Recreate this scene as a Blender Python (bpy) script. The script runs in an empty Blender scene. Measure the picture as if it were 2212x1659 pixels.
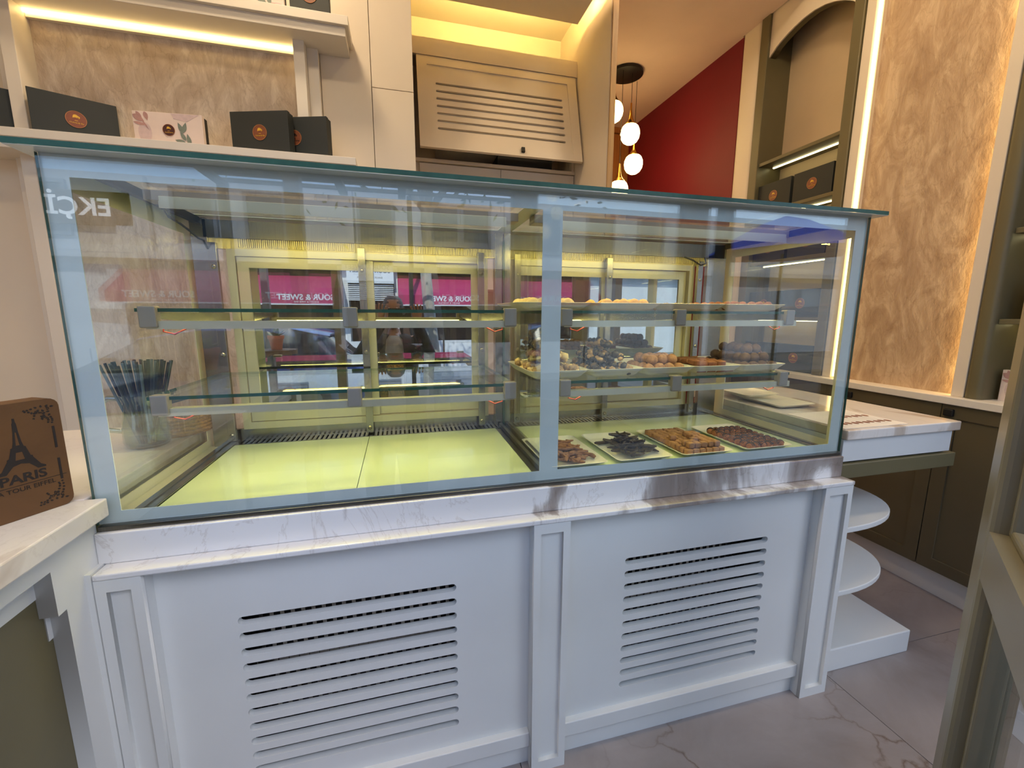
import bpy, bmesh, math, random
from mathutils import Matrix, Vector
random.seed(7)
R = math.radians
S = bpy.context.scene
C = S.collection

# ------------------------------------------------------------------ camera
cam_d = bpy.data.cameras.new('camera')
cam = bpy.data.objects.new('camera', cam_d)
C.objects.link(cam)
cam_d.sensor_width = 36.0
cam_d.lens = 916.225 / 2212.0 * 36.0
cam_d.clip_start = 0.01
cam_d.clip_end = 200
_M = ((0.9675480, -0.2526670, 0.0031972), (-0.0381979, -0.1587568, -0.9865785), (0.2497834, 0.9544399, -0.1632562))
cam.matrix_world = Matrix(((_M[0][0], -_M[1][0], -_M[2][0], 0.6501), (_M[0][1], -_M[1][1], -_M[2][1], -1.0513),
                           (_M[0][2], -_M[1][2], -_M[2][2], 1.3353), (0, 0, 0, 1)))
S.camera = cam

# ------------------------------------------------------------------ world, view
S.view_settings.view_transform = 'Standard'
S.view_settings.look = 'None'
S.view_settings.gamma = 1.0
S.view_settings.use_curve_mapping = False
S.view_settings.exposure = 0.0
S.cycles.use_denoising = True
S.cycles.max_bounces = 14
S.cycles.diffuse_bounces = 5
S.cycles.glossy_bounces = 8
S.cycles.transmission_bounces = 8
S.cycles.transparent_max_bounces = 40
S.cycles.sample_clamp_indirect = 6.0
S.cycles.caustics_reflective = False
S.cycles.caustics_refractive = False
W = bpy.data.worlds.new('world')
S.world = W
W.use_nodes = True
_wn = W.node_tree.nodes
_bg = _wn['Background']
_sky = _wn.new('ShaderNodeTexSky')
_sky.sky_type = 'NISHITA'
_sky.sun_disc = False
_sky.sun_elevation = R(48)
_sky.sun_rotation = R(150)
_sky.air_density = 1.0
_sky.dust_density = 1.6
_sky.ozone_density = 6.0
W.node_tree.links.new(_sky.outputs[0], _bg.inputs[0])
_bg.inputs[1].default_value = 0.46


def light(kind, name, loc, energy, col, size=0.3, rot=(0, 0, 0), size_y=None, spot=None):
    d = bpy.data.lights.new(name, kind)
    d.energy = energy
    d.color = col
    if kind == 'AREA':
        d.size = size
        if size_y:
            d.shape = 'RECTANGLE'
            d.size_y = size_y
    elif kind in ('POINT', 'SPOT'):
        d.shadow_soft_size = size
        if spot:
            d.spot_size = spot
            d.spot_blend = 0.6
    o = bpy.data.objects.new(name, d)
    o.location = loc
    o.rotation_euler = rot
    C.objects.link(o)
    return o


_sun = light('SUN', 'sun', (0, 5, 12), 4.5, (1.0, 0.95, 0.88), rot=(R(-48), 0, R(14)))
_sun.data.angle = R(0.6)

WARM = (1.0, 0.77, 0.50)
for i, (x, y, e) in enumerate(((0.1, 0.75, 11), (1.35, 0.85, 8), (2.35, 0.55, 6.5), (0.1, -0.35, 6.5), (1.3, -0.35, 4.5), (2.55, -0.3, 2.5))):
    light('AREA', 'ceiling_fill', (x, y, 3.57), e * 1.7, WARM, 0.25)  # unseen area lights added under the ceiling for general warm light
light('AREA', 'back_room_fill', (2.3, 2.2, 2.6), 1.8, (1.0, 0.62, 0.36), 0.3)  # fill light added in mid air to brighten the back room, no fixture

# ------------------------------------------------------------------ node materials
def lin(c):
    return tuple(((v / 255) / 12.92 if v / 255 <= 0.04045 else ((v / 255 + 0.055) / 1.055) ** 2.4) for v in c) + (1.0,)


def new_mat(name):
    m = bpy.data.materials.new(name)
    m.use_nodes = True
    nt = m.node_tree
    return m, nt, nt.nodes, nt.links, nt.nodes['Principled BSDF']


def coords(n, l, scale=1.0, stretch=(1, 1, 1)):
    tc = n.new('ShaderNodeTexCoord')
    mp = n.new('ShaderNodeMapping')
    mp.inputs['Scale'].default_value = tuple(scale * s for s in stretch)
    l.new(tc.outputs['Object'], mp.inputs['Vector'])
    return mp.outputs['Vector']


def ramp(n, l, fac, stops):
    r = n.new('ShaderNodeValToRGB')
    e = r.color_ramp.elements
    while len(e) < len(stops):
        e.new(0.5)
    for k, (p, c) in enumerate(stops):
        e[k].position = p
        e[k].color = c if len(c) == 4 else tuple(c) + (1,)
    l.new(fac, r.inputs['Fac'])
    return r.outputs['Color']


def noise(n, l, vec, scale, detail=4, rough=0.55, dist=0.0):
    t = n.new('ShaderNodeTexNoise')
    t.inputs['Scale'].default_value = scale
    t.inputs['Detail'].default_value = detail
    t.inputs['Roughness'].default_value = rough
    t.inputs['Distortion'].default_value = dist
    l.new(vec, t.inputs['Vector'])
    return t.outputs['Fac']


def bump(n, l, b, h, strength, dist=0.002):
    bp = n.new('ShaderNodeBump')
    bp.inputs['Strength'].default_value = strength
    bp.inputs['Distance'].default_value = dist
    l.new(h, bp.inputs['Height'])
    l.new(bp.outputs['Normal'], b.inputs['Normal'])


def paint(name, rgb, rough=0.5, var=0.06, scale=6.0, metal=0.0, bmp=0.0, stretch=(1, 1, 1), bscale=None, coat=0.0, spec=0.5):
    """painted / plain surface: colour with a faint procedural mottling"""
    m, nt, n, l, b = new_mat(name)
    c = lin(rgb)
    v = coords(n, l, 1.0, stretch)
    f = noise(n, l, v, scale)
    lo = tuple(x * (1 - var) for x in c[:3])
    hi = tuple(min(1, x * (1 + var)) for x in c[:3])
    l.new(ramp(n, l, f, ((0.3, lo), (0.7, hi))), b.inputs['Base Color'])
    b.inputs['Roughness'].default_value = rough
    b.inputs['Metallic'].default_value = metal
    b.inputs['Specular IOR Level'].default_value = spec
    b.inputs['Coat Weight'].default_value = coat
    b.inputs['Coat Roughness'].default_value = 0.05
    if bmp:
        bump(n, l, b, noise(n, l, v, bscale or scale * 8, 3), bmp)
    return m


def emit(name, rgb, strength):
    m, nt, n, l, b = new_mat(name)
    b.inputs['Base Color'].default_value = lin(rgb)
    b.inputs['Emission Color'].default_value = lin(rgb)
    b.inputs['Emission Strength'].default_value = strength
    return m


def glass(name, tint=(0.965, 0.985, 0.975), f0=0.045, gain=1.0, mirror=None):
    m, nt, n, l, b = new_mat(name)
    n.remove(b)
    out = n['Material Output']
    tr = n.new('ShaderNodeBsdfTransparent')
    tr.inputs['Color'].default_value = tint + (1,)
    gl = n.new('ShaderNodeBsdfGlossy')
    gl.inputs['Roughness'].default_value = 0.0
    gl.inputs['Color'].default_value = (1, 1, 1, 1) if mirror is None else (0.93, 0.96, 0.93, 1)
    mx = n.new('ShaderNodeMixShader')
    if mirror is None:
        lw = n.new('ShaderNodeLayerWeight')
        pw = n.new('ShaderNodeMath')
        pw.operation = 'POWER'
        pw.inputs[1].default_value = 5
        l.new(lw.outputs['Facing'], pw.inputs[0])
        ma = n.new('ShaderNodeMath')
        ma.operation = 'MULTIPLY_ADD'
        ma.inputs[1].default_value = (1 - f0) * gain
        ma.inputs[2].default_value = f0
        l.new(pw.outputs[0], ma.inputs[0])
        l.new(ma.outputs[0], mx.inputs[0])
    else:
        mx.inputs[0].default_value = mirror
    l.new(tr.outputs[0], mx.inputs[1])
    l.new(gl.outputs[0], mx.inputs[2])
    l.new(mx.outputs[0], out.inputs['Surface'])
    return m


def marble(name, seed, patch=0.62, base=(226, 222, 216), dark=(150, 138, 126), rough=0.12, big=2.2, zone=None, vein=0.3):
    """white stone: soft clouded patches (denser inside the slab's zone along x) and a few hairline veins"""
    m, nt, n, l, b = new_mat(name)
    tc = n.new('ShaderNodeTexCoord')
    mp = n.new('ShaderNodeMapping')
    mp.inputs['Location'].default_value = (seed, seed * 0.37, seed * 0.71)
    mp.inputs['Rotation'].default_value = (0.2, 0.75, 0.35)
    mp.inputs['Scale'].default_value = (1.5, 1.0, 0.8)
    l.new(tc.outputs['Object'], mp.inputs['Vector'])
    v = mp.outputs['Vector']
    f1 = noise(n, l, v, big, 6, 0.5, 0.9)
    if zone:
        sx = n.new('ShaderNodeSeparateXYZ')
        l.new(tc.outputs['Object'], sx.inputs[0])
        g = ramp(n, l, sx.outputs[0], [(p + 0.5, (w, w, w, 1)) for p, w in zone])
        ad = n.new('ShaderNodeMath'); ad.operation = 'ADD'
        sh_ = n.new('ShaderNodeMath'); sh_.operation = 'ADD'; sh_.inputs[1].default_value = 0.5
        l.new(sx.outputs[0], sh_.inputs[0])
        l.new(sh_.outputs[0], g.node.inputs['Fac'])
        l.new(f1, ad.inputs[0]); l.new(g, ad.inputs[1])
        f1 = ad.outputs[0]
    mid = tuple((a_ + 2 * d_) // 3 for a_, d_ in zip(base, dark))
    c1 = ramp(n, l, f1, ((patch - 0.035, lin(base)), (patch, lin(mid)), (patch + 0.06, lin(dark)), (patch + 0.16, lin(tuple(int(x * 0.9) for x in dark)))))
    f2 = noise(n, l, v, big * 0.9, 8, 0.62, 2.4)
    sub = n.new('ShaderNodeMath'); sub.operation = 'SUBTRACT'; sub.inputs[1].default_value = 0.5
    l.new(f2, sub.inputs[0])
    ab = n.new('ShaderNodeMath'); ab.operation = 'ABSOLUTE'
    l.new(sub.outputs[0], ab.inputs[0])
    vn = ramp(n, l, ab.outputs[0], ((0.0, (0.42, 0.33, 0.26, 1)), (0.006, (0.8, 0.76, 0.72, 1)), (0.016, (1, 1, 1, 1))))
    mx = n.new('ShaderNodeMix'); mx.data_type = 'RGBA'; mx.blend_type = 'MULTIPLY'
    mx.inputs[0].default_value = vein
    l.new(c1, mx.inputs[6]); l.new(vn, mx.inputs[7])
    l.new(mx.outputs[2], b.inputs['Base Color'])
    b.inputs['Roughness'].default_value = rough
    return m


def plaster(name, seed, a=(236, 220, 198), d=(200, 178, 152)):
    """marbled textured plaster: slanted patches, darker creases, raised ridges"""
    m, nt, n, l, b = new_mat(name)
    tc = n.new('ShaderNodeTexCoord')
    mp = n.new('ShaderNodeMapping')
    mp.inputs['Location'].default_value = (seed, seed, seed)
    mp.inputs['Rotation'].default_value = (0.55, 0.5, 0.0)
    mp.inputs['Scale'].default_value = (2.1, 2.1, 0.9)
    l.new(tc.outputs['Object'], mp.inputs['Vector'])
    v = mp.outputs['Vector']
    nz = n.new('ShaderNodeTexNoise'); nz.inputs['Scale'].default_value = 5; nz.inputs['Detail'].default_value = 6
    l.new(v, nz.inputs['Vector'])
    mixv = n.new('ShaderNodeMix'); mixv.data_type = 'RGBA'; mixv.blend_type = 'ADD'; mixv.inputs[0].default_value = 0.33
    l.new(v, mixv.inputs[6]); l.new(nz.outputs['Color'], mixv.inputs[7])
    vo = n.new('ShaderNodeTexVoronoi'); vo.feature = 'DISTANCE_TO_EDGE'; vo.inputs['Scale'].default_value = 5.5
    l.new(mixv.outputs[2], vo.inputs['Vector'])
    f = noise(n, l, v, 4.6, 10, 0.66, 1.3)
    base = ramp(n, l, f, ((0.32, lin(d)), (0.5, lin(tuple((x + y) // 2 for x, y in zip(a, d)))), (0.62, lin(a))))
    cre = ramp(n, l, vo.outputs['Distance'], ((0.0, (0.66, 0.6, 0.53, 1)), (0.02, (0.92, 0.90, 0.88, 1)), (0.22, (1, 1, 1, 1))))
    mx = n.new('ShaderNodeMix'); mx.data_type = 'RGBA'; mx.blend_type = 'MULTIPLY'; mx.inputs[0].default_value = 0.5
    l.new(base, mx.inputs[6]); l.new(cre, mx.inputs[7])
    l.new(mx.outputs[2], b.inputs['Base Color'])
    b.inputs['Roughness'].default_value = 0.55
    hs = n.new('ShaderNodeMath'); hs.operation = 'ADD'
    l.new(f, hs.inputs[0]); l.new(noise(n, l, v, 26, 5), hs.inputs[1])
    bump(n, l, b, hs.outputs[0], 0.7, 0.008)
    return m


def floor_tile_mat(name):
    m, nt, n, l, b = new_mat(name)
    oi = n.new('ShaderNodeObjectInfo')
    tc = n.new('ShaderNodeTexCoord')
    ad = n.new('ShaderNodeVectorMath'); ad.operation = 'ADD'
    l.new(tc.outputs['Object'], ad.inputs[0])
    sc = n.new('ShaderNodeVectorMath'); sc.operation = 'SCALE'; sc.inputs['Scale'].default_value = 17.0
    cb = n.new('ShaderNodeCombineXYZ')
    for k in range(3):
        l.new(oi.outputs['Random'], cb.inputs[k])
    l.new(cb.outputs[0], sc.inputs[0]); l.new(sc.outputs[0], ad.inputs[1])
    v = ad.outputs[0]
    f = noise(n, l, v, 2.5, 7, 0.6, 0.8)
    base = ramp(n, l, f, ((0.3, lin((128, 118, 114))), (0.7, lin((156, 147, 144)))))
    nz = n.new('ShaderNodeTexNoise'); nz.inputs['Scale'].default_value = 3.0; nz.inputs['Detail'].default_value = 7
    l.new(v, nz.inputs['Vector'])
    mixv = n.new('ShaderNodeMix'); mixv.data_type = 'RGBA'; mixv.blend_type = 'ADD'; mixv.inputs[0].default_value = 0.42
    l.new(v, mixv.inputs[6]); l.new(nz.outputs['Color'], mixv.inputs[7])
    vo = n.new('ShaderNodeTexVoronoi'); vo.feature = 'DISTANCE_TO_EDGE'; vo.inputs['Scale'].default_value = 2.3
    l.new(mixv.outputs[2], vo.inputs['Vector'])
    cre = ramp(n, l, vo.outputs['Distance'], ((0.0, (0.5, 0.4, 0.34, 1)), (0.006, (0.8, 0.76, 0.72, 1)), (0.016, (1, 1, 1, 1))))
    msk = noise(n, l, v, 1.8, 2)
    fm = ramp(n, l, msk, ((0.45, (0, 0, 0, 1)), (0.6, (1, 1, 1, 1))))
    mx = n.new('ShaderNodeMix'); mx.data_type = 'RGBA'; mx.blend_type = 'MULTIPLY'
    l.new(fm, mx.inputs[0]); l.new(base, mx.inputs[6]); l.new(cre, mx.inputs[7])
    l.new(mx.outputs[2], b.inputs['Base Color'])
    b.inputs['Roughness'].default_value = 0.33
    return m


def wood(name, a, d, scale=(1, 1, 0.08), rough=0.45, freq=18):
    m, nt, n, l, b = new_mat(name)
    v = coords(n, l, 1.0, scale)
    f = noise(n, l, v, freq, 6, 0.6, 0.6)
    l.new(ramp(n, l, f, ((0.3, lin(d)), (0.7, lin(a)))), b.inputs['Base Color'])
    b.inputs['Roughness'].default_value = rough
    bump(n, l, b, f, 0.15)
    return m


def steel(name, rgb=(168, 164, 156), rough=0.24, stretch=(1, 1, 60), bmp=0.03):
    m, nt, n, l, b = new_mat(name)
    b.inputs['Metallic'].default_value = 1.0
    v = coords(n, l, 1.0, stretch)
    f = noise(n, l, v, 10, 3)
    c = lin(rgb)
    l.new(ramp(n, l, f, ((0.3, tuple(x * 0.85 for x in c[:3])), (0.7, c))), b.inputs['Base Color'])
    b.inputs['Roughness'].default_value = rough
    bump(n, l, b, f, bmp, 0.001)
    return m


def cocoa(name, rgb, var=0.25, scale=160, bmp=0.5, rough=0.75):
    return paint(name, rgb, rough, var, scale, 0, bmp, bscale=scale * 1.5)


M = {}
M['white'] = paint('white_lacquer', (216, 216, 212), 0.38, 0.02, 5, bmp=0.04, bscale=500)
M['cream'] = paint('cream_lacquer', (226, 212, 190), 0.45, 0.02, 4, bmp=0.03, bscale=400)
M['shelfwhite'] = paint('shelf_white_lacquer', (228, 219, 204), 0.42, 0.02, 5)
M['ceil'] = paint('ceiling_paint', (226, 214, 196), 0.8, 0.02, 3)
M['olive'] = paint('olive_lacquer', (104, 96, 68), 0.42, 0.05, 5, bmp=0.04, bscale=400)
M['olive_dark'] = paint('dark_olive_lacquer', (92, 82, 60), 0.4, 0.05, 5, bmp=0.04, bscale=400)
M['taupe'] = paint('taupe_niche_paint', (196, 174, 142), 0.6, 0.04, 4)
M['red'] = paint('crimson_wall_paint', (118, 12, 32), 0.6, 0.06, 3)
M['ceil_bounce'] = paint('bounce_tinted_ceiling_paint', (232, 206, 190), 0.8, 0.04, 3)  # ceiling paint tinted with red bounce and warm lamp light
M['marble'] = marble('veined_white_marble', 3.4, 0.60, (222, 220, 218), (142, 130, 122), 0.1, 2.6, zone=((-0.15, 0.0), (0.02, 0.10), (0.5, 0.11)))
M['marble2'] = marble('pale_veined_marble', 8.1, 0.60, (228, 220, 210), (190, 172, 154), 0.12, 2.2, vein=0.12)
M['plaster_a'] = plaster('marbled_plaster_back', 2.0)
M['plaster_b'] = plaster('marbled_plaster_right', 9.0, (206, 180, 148), (164, 134, 104))
M['tile'] = floor_tile_mat('veined_beige_porcelain')
M['grout'] = paint('grout', (96, 84, 76), 0.9)
M['woodorange'] = wood('orange_wood_veneer', (196, 134, 76), (160, 100, 52))
M['woodpale'] = wood('pale_wood_edge', (206, 170, 118), (170, 130, 80))
M['woodold'] = wood('aged_brown_wood', (112, 76, 38), (82, 52, 23), (0.5, 1, 1), 0.55, 6)
M['ink'] = paint('black_print', (34, 24, 18), 0.7)
M['frost'] = paint('pale_blue_enamel_glass', (202, 210, 206), 0.25, 0.05, 9)
M['frost_in'] = paint('ivory_enamel_edge', (222, 218, 190), 0.3, 0.03, 6)
M['glass'] = glass('clear_glass')
M['glass_front'] = glass('front_glass', (0.97, 0.985, 0.978), 0.055)
M['glass_out'] = glass('storefront_glass', (0.95, 0.97, 0.96))
M['mirror'] = glass('mirrored_door_glass', (0.5, 0.5, 0.46), mirror=0.66)
M['glassedge'] = paint('green_glass_edge', (42, 84, 66), 0.3, 0.2, 30, spec=0.35)
M['steel'] = steel('brushed_steel')
M['steeldark'] = steel('dark_brushed_steel', (120, 116, 108), 0.3, (60, 1, 1))
M['led_glint'] = steel('led_glint_steel', (200, 188, 140), 0.3, (260, 1, 1), 0.6)  # golden grooved steel, the LED strip's reflection put into its colour
M['alu'] = paint('ivory_anodised_aluminium', (206, 200, 172), 0.3, 0.03, 5, metal=0.35)
M['acryl'] = paint('pale_green_white_glass_base', (214, 226, 178), 0.12, 0.03, 3)
M['black'] = paint('matt_black', (16, 14, 12), 0.55)
M['dark'] = paint('dark_cavity', (40, 34, 28), 0.8)
M['tray'] = paint('white_melamine', (236, 230, 208), 0.22, 0.02, 6)
M['led'] = emit('warm_led', (255, 220, 146), 10.5)
M['led_cool'] = emit('white_led', (255, 240, 176), 7.0)
M['led_case'] = emit('case_led', (255, 240, 140), 20.0)
M['led_case_top'] = emit('case_led_top', (255, 236, 128), 50.0)
M['globe'] = emit('opal_glass_lit', (255, 222, 150), 11.0)
M['brass'] = paint('brass', (190, 136, 60), 0.22, 0.05, 8, metal=1.0)
M['boxdark'] = paint('blackish_green_card', (40, 44, 42), 0.6, 0.06, 300)
M['boxpink'] = paint('blush_card', (224, 206, 196), 0.55, 0.04, 20)
M['copper'] = paint('copper_brown_foil', (128, 72, 46), 0.4, 0.08, 60)
M['copper_d'] = paint('dark_chocolate_foil', (74, 36, 26), 0.4, 0.08, 60)
M['gold'] = paint('gold_foil', (222, 176, 56), 0.4, 0.06, 60)
M['leaf_g'] = paint('grey_green_print', (118, 128, 118), 0.6, 0.15, 60)
M['leaf_p'] = paint('dusty_rose_print', (178, 138, 132), 0.6, 0.12, 60)
M['leaf_l'] = paint('pale_mauve_print', (204, 182, 180), 0.6, 0.08, 60)
M['paper'] = paint('printed_paper', (232, 222, 208), 0.7)
M['bronze'] = paint('olive_bronze_door_paint', (118, 112, 96), 0.32, 0.05, 8)
M['plastic_grey'] = paint('grey_shelf_clip', (150, 140, 126), 0.4)
M['skin'] = paint('skin', (150, 104, 80), 0.6, 0.05, 20)
M['shirt'] = paint('grey_cotton', (150, 152, 158), 0.8, 0.06, 60)
M['vest'] = paint('black_cloth', (28, 27, 30), 0.85, 0.1, 40)
M['denim'] = paint('dark_denim', (38, 44, 60), 0.85, 0.1, 60)
M['facade'] = paint('pale_blue_white_render', (206, 210, 218), 0.8, 0.03, 2)
M['hair'] = paint('black_hair', (20, 17, 15), 0.6, 0.2, 80)
M['yellow'] = paint('yellow_print', (216, 164, 40), 0.7)

# ------------------------------------------------------------------ mesh helpers
class MB:
    def __init__(s):
        s.v = []; s.f = []; s.m = []

    def add(s, vs, fs, mi=0):
        o = len(s.v)
        s.v += [tuple(p) for p in vs]
        s.f += [tuple(i + o for i in f) for f in fs]
        s.m += [mi] * len(fs)
        return s

    def box(s, x0, x1, y0, y1, z0, z1, mi=0):
        return s.add([(x0, y0, z0), (x1, y0, z0), (x1, y1, z0), (x0, y1, z0), (x0, y0, z1), (x1, y0, z1), (x1, y1, z1), (x0, y1, z1)],
                     [(0, 3, 2, 1), (4, 5, 6, 7), (0, 1, 5, 4), (1, 2, 6, 5), (2, 3, 7, 6), (3, 0, 4, 7)], mi)

    def prism(s, poly, axis, a, b, mi=0):
        """poly: list of 2d points (counter-clockwise), swept along axis from a to b"""
        def p3(p, t):
            return {'x': (t, p[0], p[1]), 'y': (p[0], t, p[1]), 'z': (p[0], p[1], t)}[axis]
        k = len(poly)
        vs = [p3(p, a) for p in poly] + [p3(p, b) for p in poly]
        fs = [tuple(range(k))[::-1], tuple(range(k, 2 * k))] + [(i, (i + 1) % k, k + (i + 1) % k, k + i) for i in range(k)]
        return s.add(vs, fs, mi)

    def tube(s, pts, rad, n=10, mi=0, caps=True, squash=1.0):
        pts = [Vector(p) for p in pts]
        if not isinstance(rad, (list, tuple)):
            rad = [rad] * len(pts)
        vs, fs = [], []
        ref = None
        for i, p in enumerate(pts):
            t = (pts[min(i + 1, len(pts) - 1)] - pts[max(i - 1, 0)]).normalized()
            if ref is None:
                ref = t.orthogonal().normalized()
            u = (ref - t * ref.dot(t)).normalized()
            ref = u
            w = t.cross(u)
            for k in range(n):
                a = 2 * math.pi * k / n
                vs.append(p + (u * math.cos(a) + w * math.sin(a) * squash) * rad[i])
        for i in range(len(pts) - 1):
            for k in range(n):
                fs.append((i * n + k, i * n + (k + 1) % n, (i + 1) * n + (k + 1) % n, (i + 1) * n + k))
        if caps:
            fs.append(tuple(range(n))[::-1])
            fs.append(tuple(range((len(pts) - 1) * n, len(pts) * n)))
        return s.add(vs, fs, mi)

    def lathe(s, prof, c=(0, 0, 0), n=24, mi=0, sx=1.0, sy=1.0):
        vs, fs = [], []
        for r, z in prof:
            for k in range(n):
                a = 2 * math.pi * k / n
                vs.append((c[0] + r * math.cos(a) * sx, c[1] + r * math.sin(a) * sy, c[2] + z))
        for i in range(len(prof) - 1):
            for k in range(n):
                fs.append((i * n + k, i * n + (k + 1) % n, (i + 1) * n + (k + 1) % n, (i + 1) * n + k))
        if prof[0][0] > 1e-6:
            fs.append(tuple(range(n))[::-1])
        if prof[-1][0] > 1e-6:
            fs.append(tuple(range((len(prof) - 1) * n, len(prof) * n)))
        return s.add(vs, fs, mi)

    def loft(s, loops, mi=0, cap0=True, cap1=True):
        k = len(loops[0])
        vs = [p for lp in loops for p in lp]
        fs = []
        for i in range(len(loops) - 1):
            for j in range(k):
                fs.append((i * k + j, i * k + (j + 1) % k, (i + 1) * k + (j + 1) % k, (i + 1) * k + j))
        if cap0:
            fs.append(tuple(range(k))[::-1])
        if cap1:
            fs.append(tuple(range((len(loops) - 1) * k, len(loops) * k)))
        return s.add(vs, fs, mi)

    def mesh(s, name, mats, smooth=None):
        me = bpy.data.meshes.new(name)
        me.from_pydata(s.v, [], s.f)
        for m in mats:
            me.materials.append(m)
        me.polygons.foreach_set('material_index', s.m)
        bm = bmesh.new()
        bm.from_mesh(me)
        bmesh.ops.remove_doubles(bm, verts=bm.verts, dist=1e-6)
        bmesh.ops.recalc_face_normals(bm, faces=bm.faces)
        bm.to_mesh(me)
        bm.free()
        if smooth:
            me.shade_smooth()
            me.set_sharp_from_angle(angle=R(smooth))
        return me


def mats_of(m):
    return [M[x] if isinstance(x, str) else x for x in (m if isinstance(m, (list, tuple)) else [m])]


def link(name, me, parent=None, loc=None, rot=None):
    o = bpy.data.objects.new(name, me)
    C.objects.link(o)
    if parent:
        o.parent = parent
    if loc is not None:
        o.location = loc
    if rot is not None:
        o.rotation_euler = rot
    return o


def origin(parent):
    v = Vector((0, 0, 0))
    while parent:
        v += parent.location
        parent = parent.parent
    return v


def obj(name, mb, m, parent=None, bevel=0, smooth=None, local=False, segs=2):
    """one mesh object; verts are in world space unless local (then in the parent's space)"""
    me = mb.mesh(name, mats_of(m), smooth)
    if parent and not local:
        me.transform(Matrix.Translation(-origin(parent)))
    o = link(name, me, parent)
    if bevel:
        b = o.modifiers.new('bevel', 'BEVEL')
        b.width = bevel
        b.segments = segs
        b.limit_method = 'ANGLE'
        b.harden_normals = False
    return o


def tag(o, label=None, cat=None, group=None, kind=None):
    if label: o['label'] = label
    if cat: o['category'] = cat
    if group: o['group'] = group
    if kind: o['kind'] = kind
    return o


def thing(name, label, cat, loc=(0, 0, 0), rz=0, group=None, kind=None):
    o = link(name, None, None, loc, (0, 0, rz))
    return tag(o, label, cat, group, kind)


def struct(name, mb=None, m=None, loc=(0, 0, 0), **k):
    o = obj(name, mb, m, **k) if mb else link(name, None, None, loc)
    o['kind'] = 'structure'
    return o


def copy_tree(o, parent=None):
    c = o.copy()
    C.objects.link(c)
    c.parent = parent
    for ch in list(o.children):
        copy_tree(ch, c)
    return c


FRONT = Matrix(((1, 0, 0, 0), (0, 0, -1, 0), (0, 1, 0, 0), (0, 0, 0, 1)))        # local xy -> xz, normal to -y
LEFTW = Matrix(((0, 0, -1, 0), (-1, 0, 0, 0), (0, 1, 0, 0), (0, 0, 0, 1)))       # faces -x (text runs to -y)
RIGHTW = Matrix(((0, 0, 1, 0), (1, 0, 0, 0), (0, 1, 0, 0), (0, 0, 0, 1)))        # faces +x (text runs to +y)
BACK = Matrix(((-1, 0, 0, 0), (0, 0, 1, 0), (0, 1, 0, 0), (0, 0, 0, 1)))         # faces +y
UP = Matrix.Identity(4)


def curve_mesh(cu, name):
    o = bpy.data.objects.new('tmp', cu)
    C.objects.link(o)
    dg = bpy.context.evaluated_depsgraph_get()
    me = bpy.data.meshes.new_from_object(o.evaluated_get(dg))
    bpy.data.objects.remove(o)
    me.name = name
    return me


def plate(name, loops, thick, m, parent=None, frame=FRONT, at=(0, 0, 0), local=False, rot=None):
    """flat plate with holes; loops in 2d; front face sits at `at`, thickness goes backwards"""
    cu = bpy.data.curves.new(name, 'CURVE')
    cu.dimensions = '2D'
    cu.fill_mode = 'BOTH'
    cu.extrude = thick / 2
    for lp in loops:
        sp = cu.splines.new('POLY')
        sp.points.add(len(lp) - 1)
        for i, (x, y) in enumerate(lp):
            sp.points[i].co = (x, y, 0, 1)
        sp.use_cyclic_u = True
    me = curve_mesh(cu, name)
    me.transform(Matrix.Translation((0, 0, -thick / 2)))
    if rot:
        me.transform(rot)
    me.transform(frame)
    me.transform(Matrix.Translation(at))
    me.materials.clear()
    for x in mats_of(m):
        me.materials.append(x)
    if parent and not local:
        me.transform(Matrix.Translation(-origin(parent)))
    return link(name, me, parent)


def text(name, s, size, m, parent=None, frame=FRONT, at=(0, 0, 0), thick=0.0006, local=False, shear=0.0, sx=1.0, bold=0.0, align='CENTER', rot=None):
    cu = bpy.data.curves.new(name, 'FONT')
    cu.body = s
    cu.size = size
    cu.align_x = align
    cu.align_y = 'CENTER'
    cu.extrude = thick / 2
    cu.shear = shear
    cu.offset = bold
    cu.resolution_u = 3
    me = curve_mesh(cu, name)
    me.transform(Matrix.Translation((0, 0, -thick / 2)))
    me.transform(Matrix.Diagonal((sx, 1, 1, 1)))
    if rot:
        me.transform(rot)
    me.transform(frame)
    me.transform(Matrix.Translation(at))
    me.materials.clear()
    me.materials.append(mats_of(m)[0])
    if parent and not local:
        me.transform(Matrix.Translation(-origin(parent)))
    return link(name, me, parent)


def rect(x0, x1, y0, y1):
    return [(x0, y0), (x1, y0), (x1, y1), (x0, y1)]


def slot(x0, x1, yc, r, n=6):
    p = []
    for k in range(n + 1):
        a = -math.pi / 2 + math.pi * k / n
        p.append((x1 - r + r * math.cos(a), yc + r * math.sin(a)))
    for k in range(n + 1):
        a = math.pi / 2 + math.pi * k / n
        p.append((x0 + r + r * math.cos(a), yc + r * math.sin(a)))
    return p


def ell(cx, cy, rx, ry, n=24, a0=0, a1=360):
    full = a1 - a0 >= 360
    k = n if full else n + 1
    return [(cx + rx * math.cos(R(a0 + (a1 - a0) * i / n)), cy + ry * math.sin(R(a0 + (a1 - a0) * i / n))) for i in range(k)]


def rrect(x0, x1, y0, y1, r, n=4):
    p = []
    for cx, cy, a in ((x1 - r, y0 + r, -90), (x1 - r, y1 - r, 0), (x0 + r, y1 - r, 90), (x0 + r, y0 + r, 180)):
        for k in range(n + 1):
            t = R(a + 90 * k / n)
            p.append((cx + r * math.cos(t), cy + r * math.sin(t)))
    return p


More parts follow.
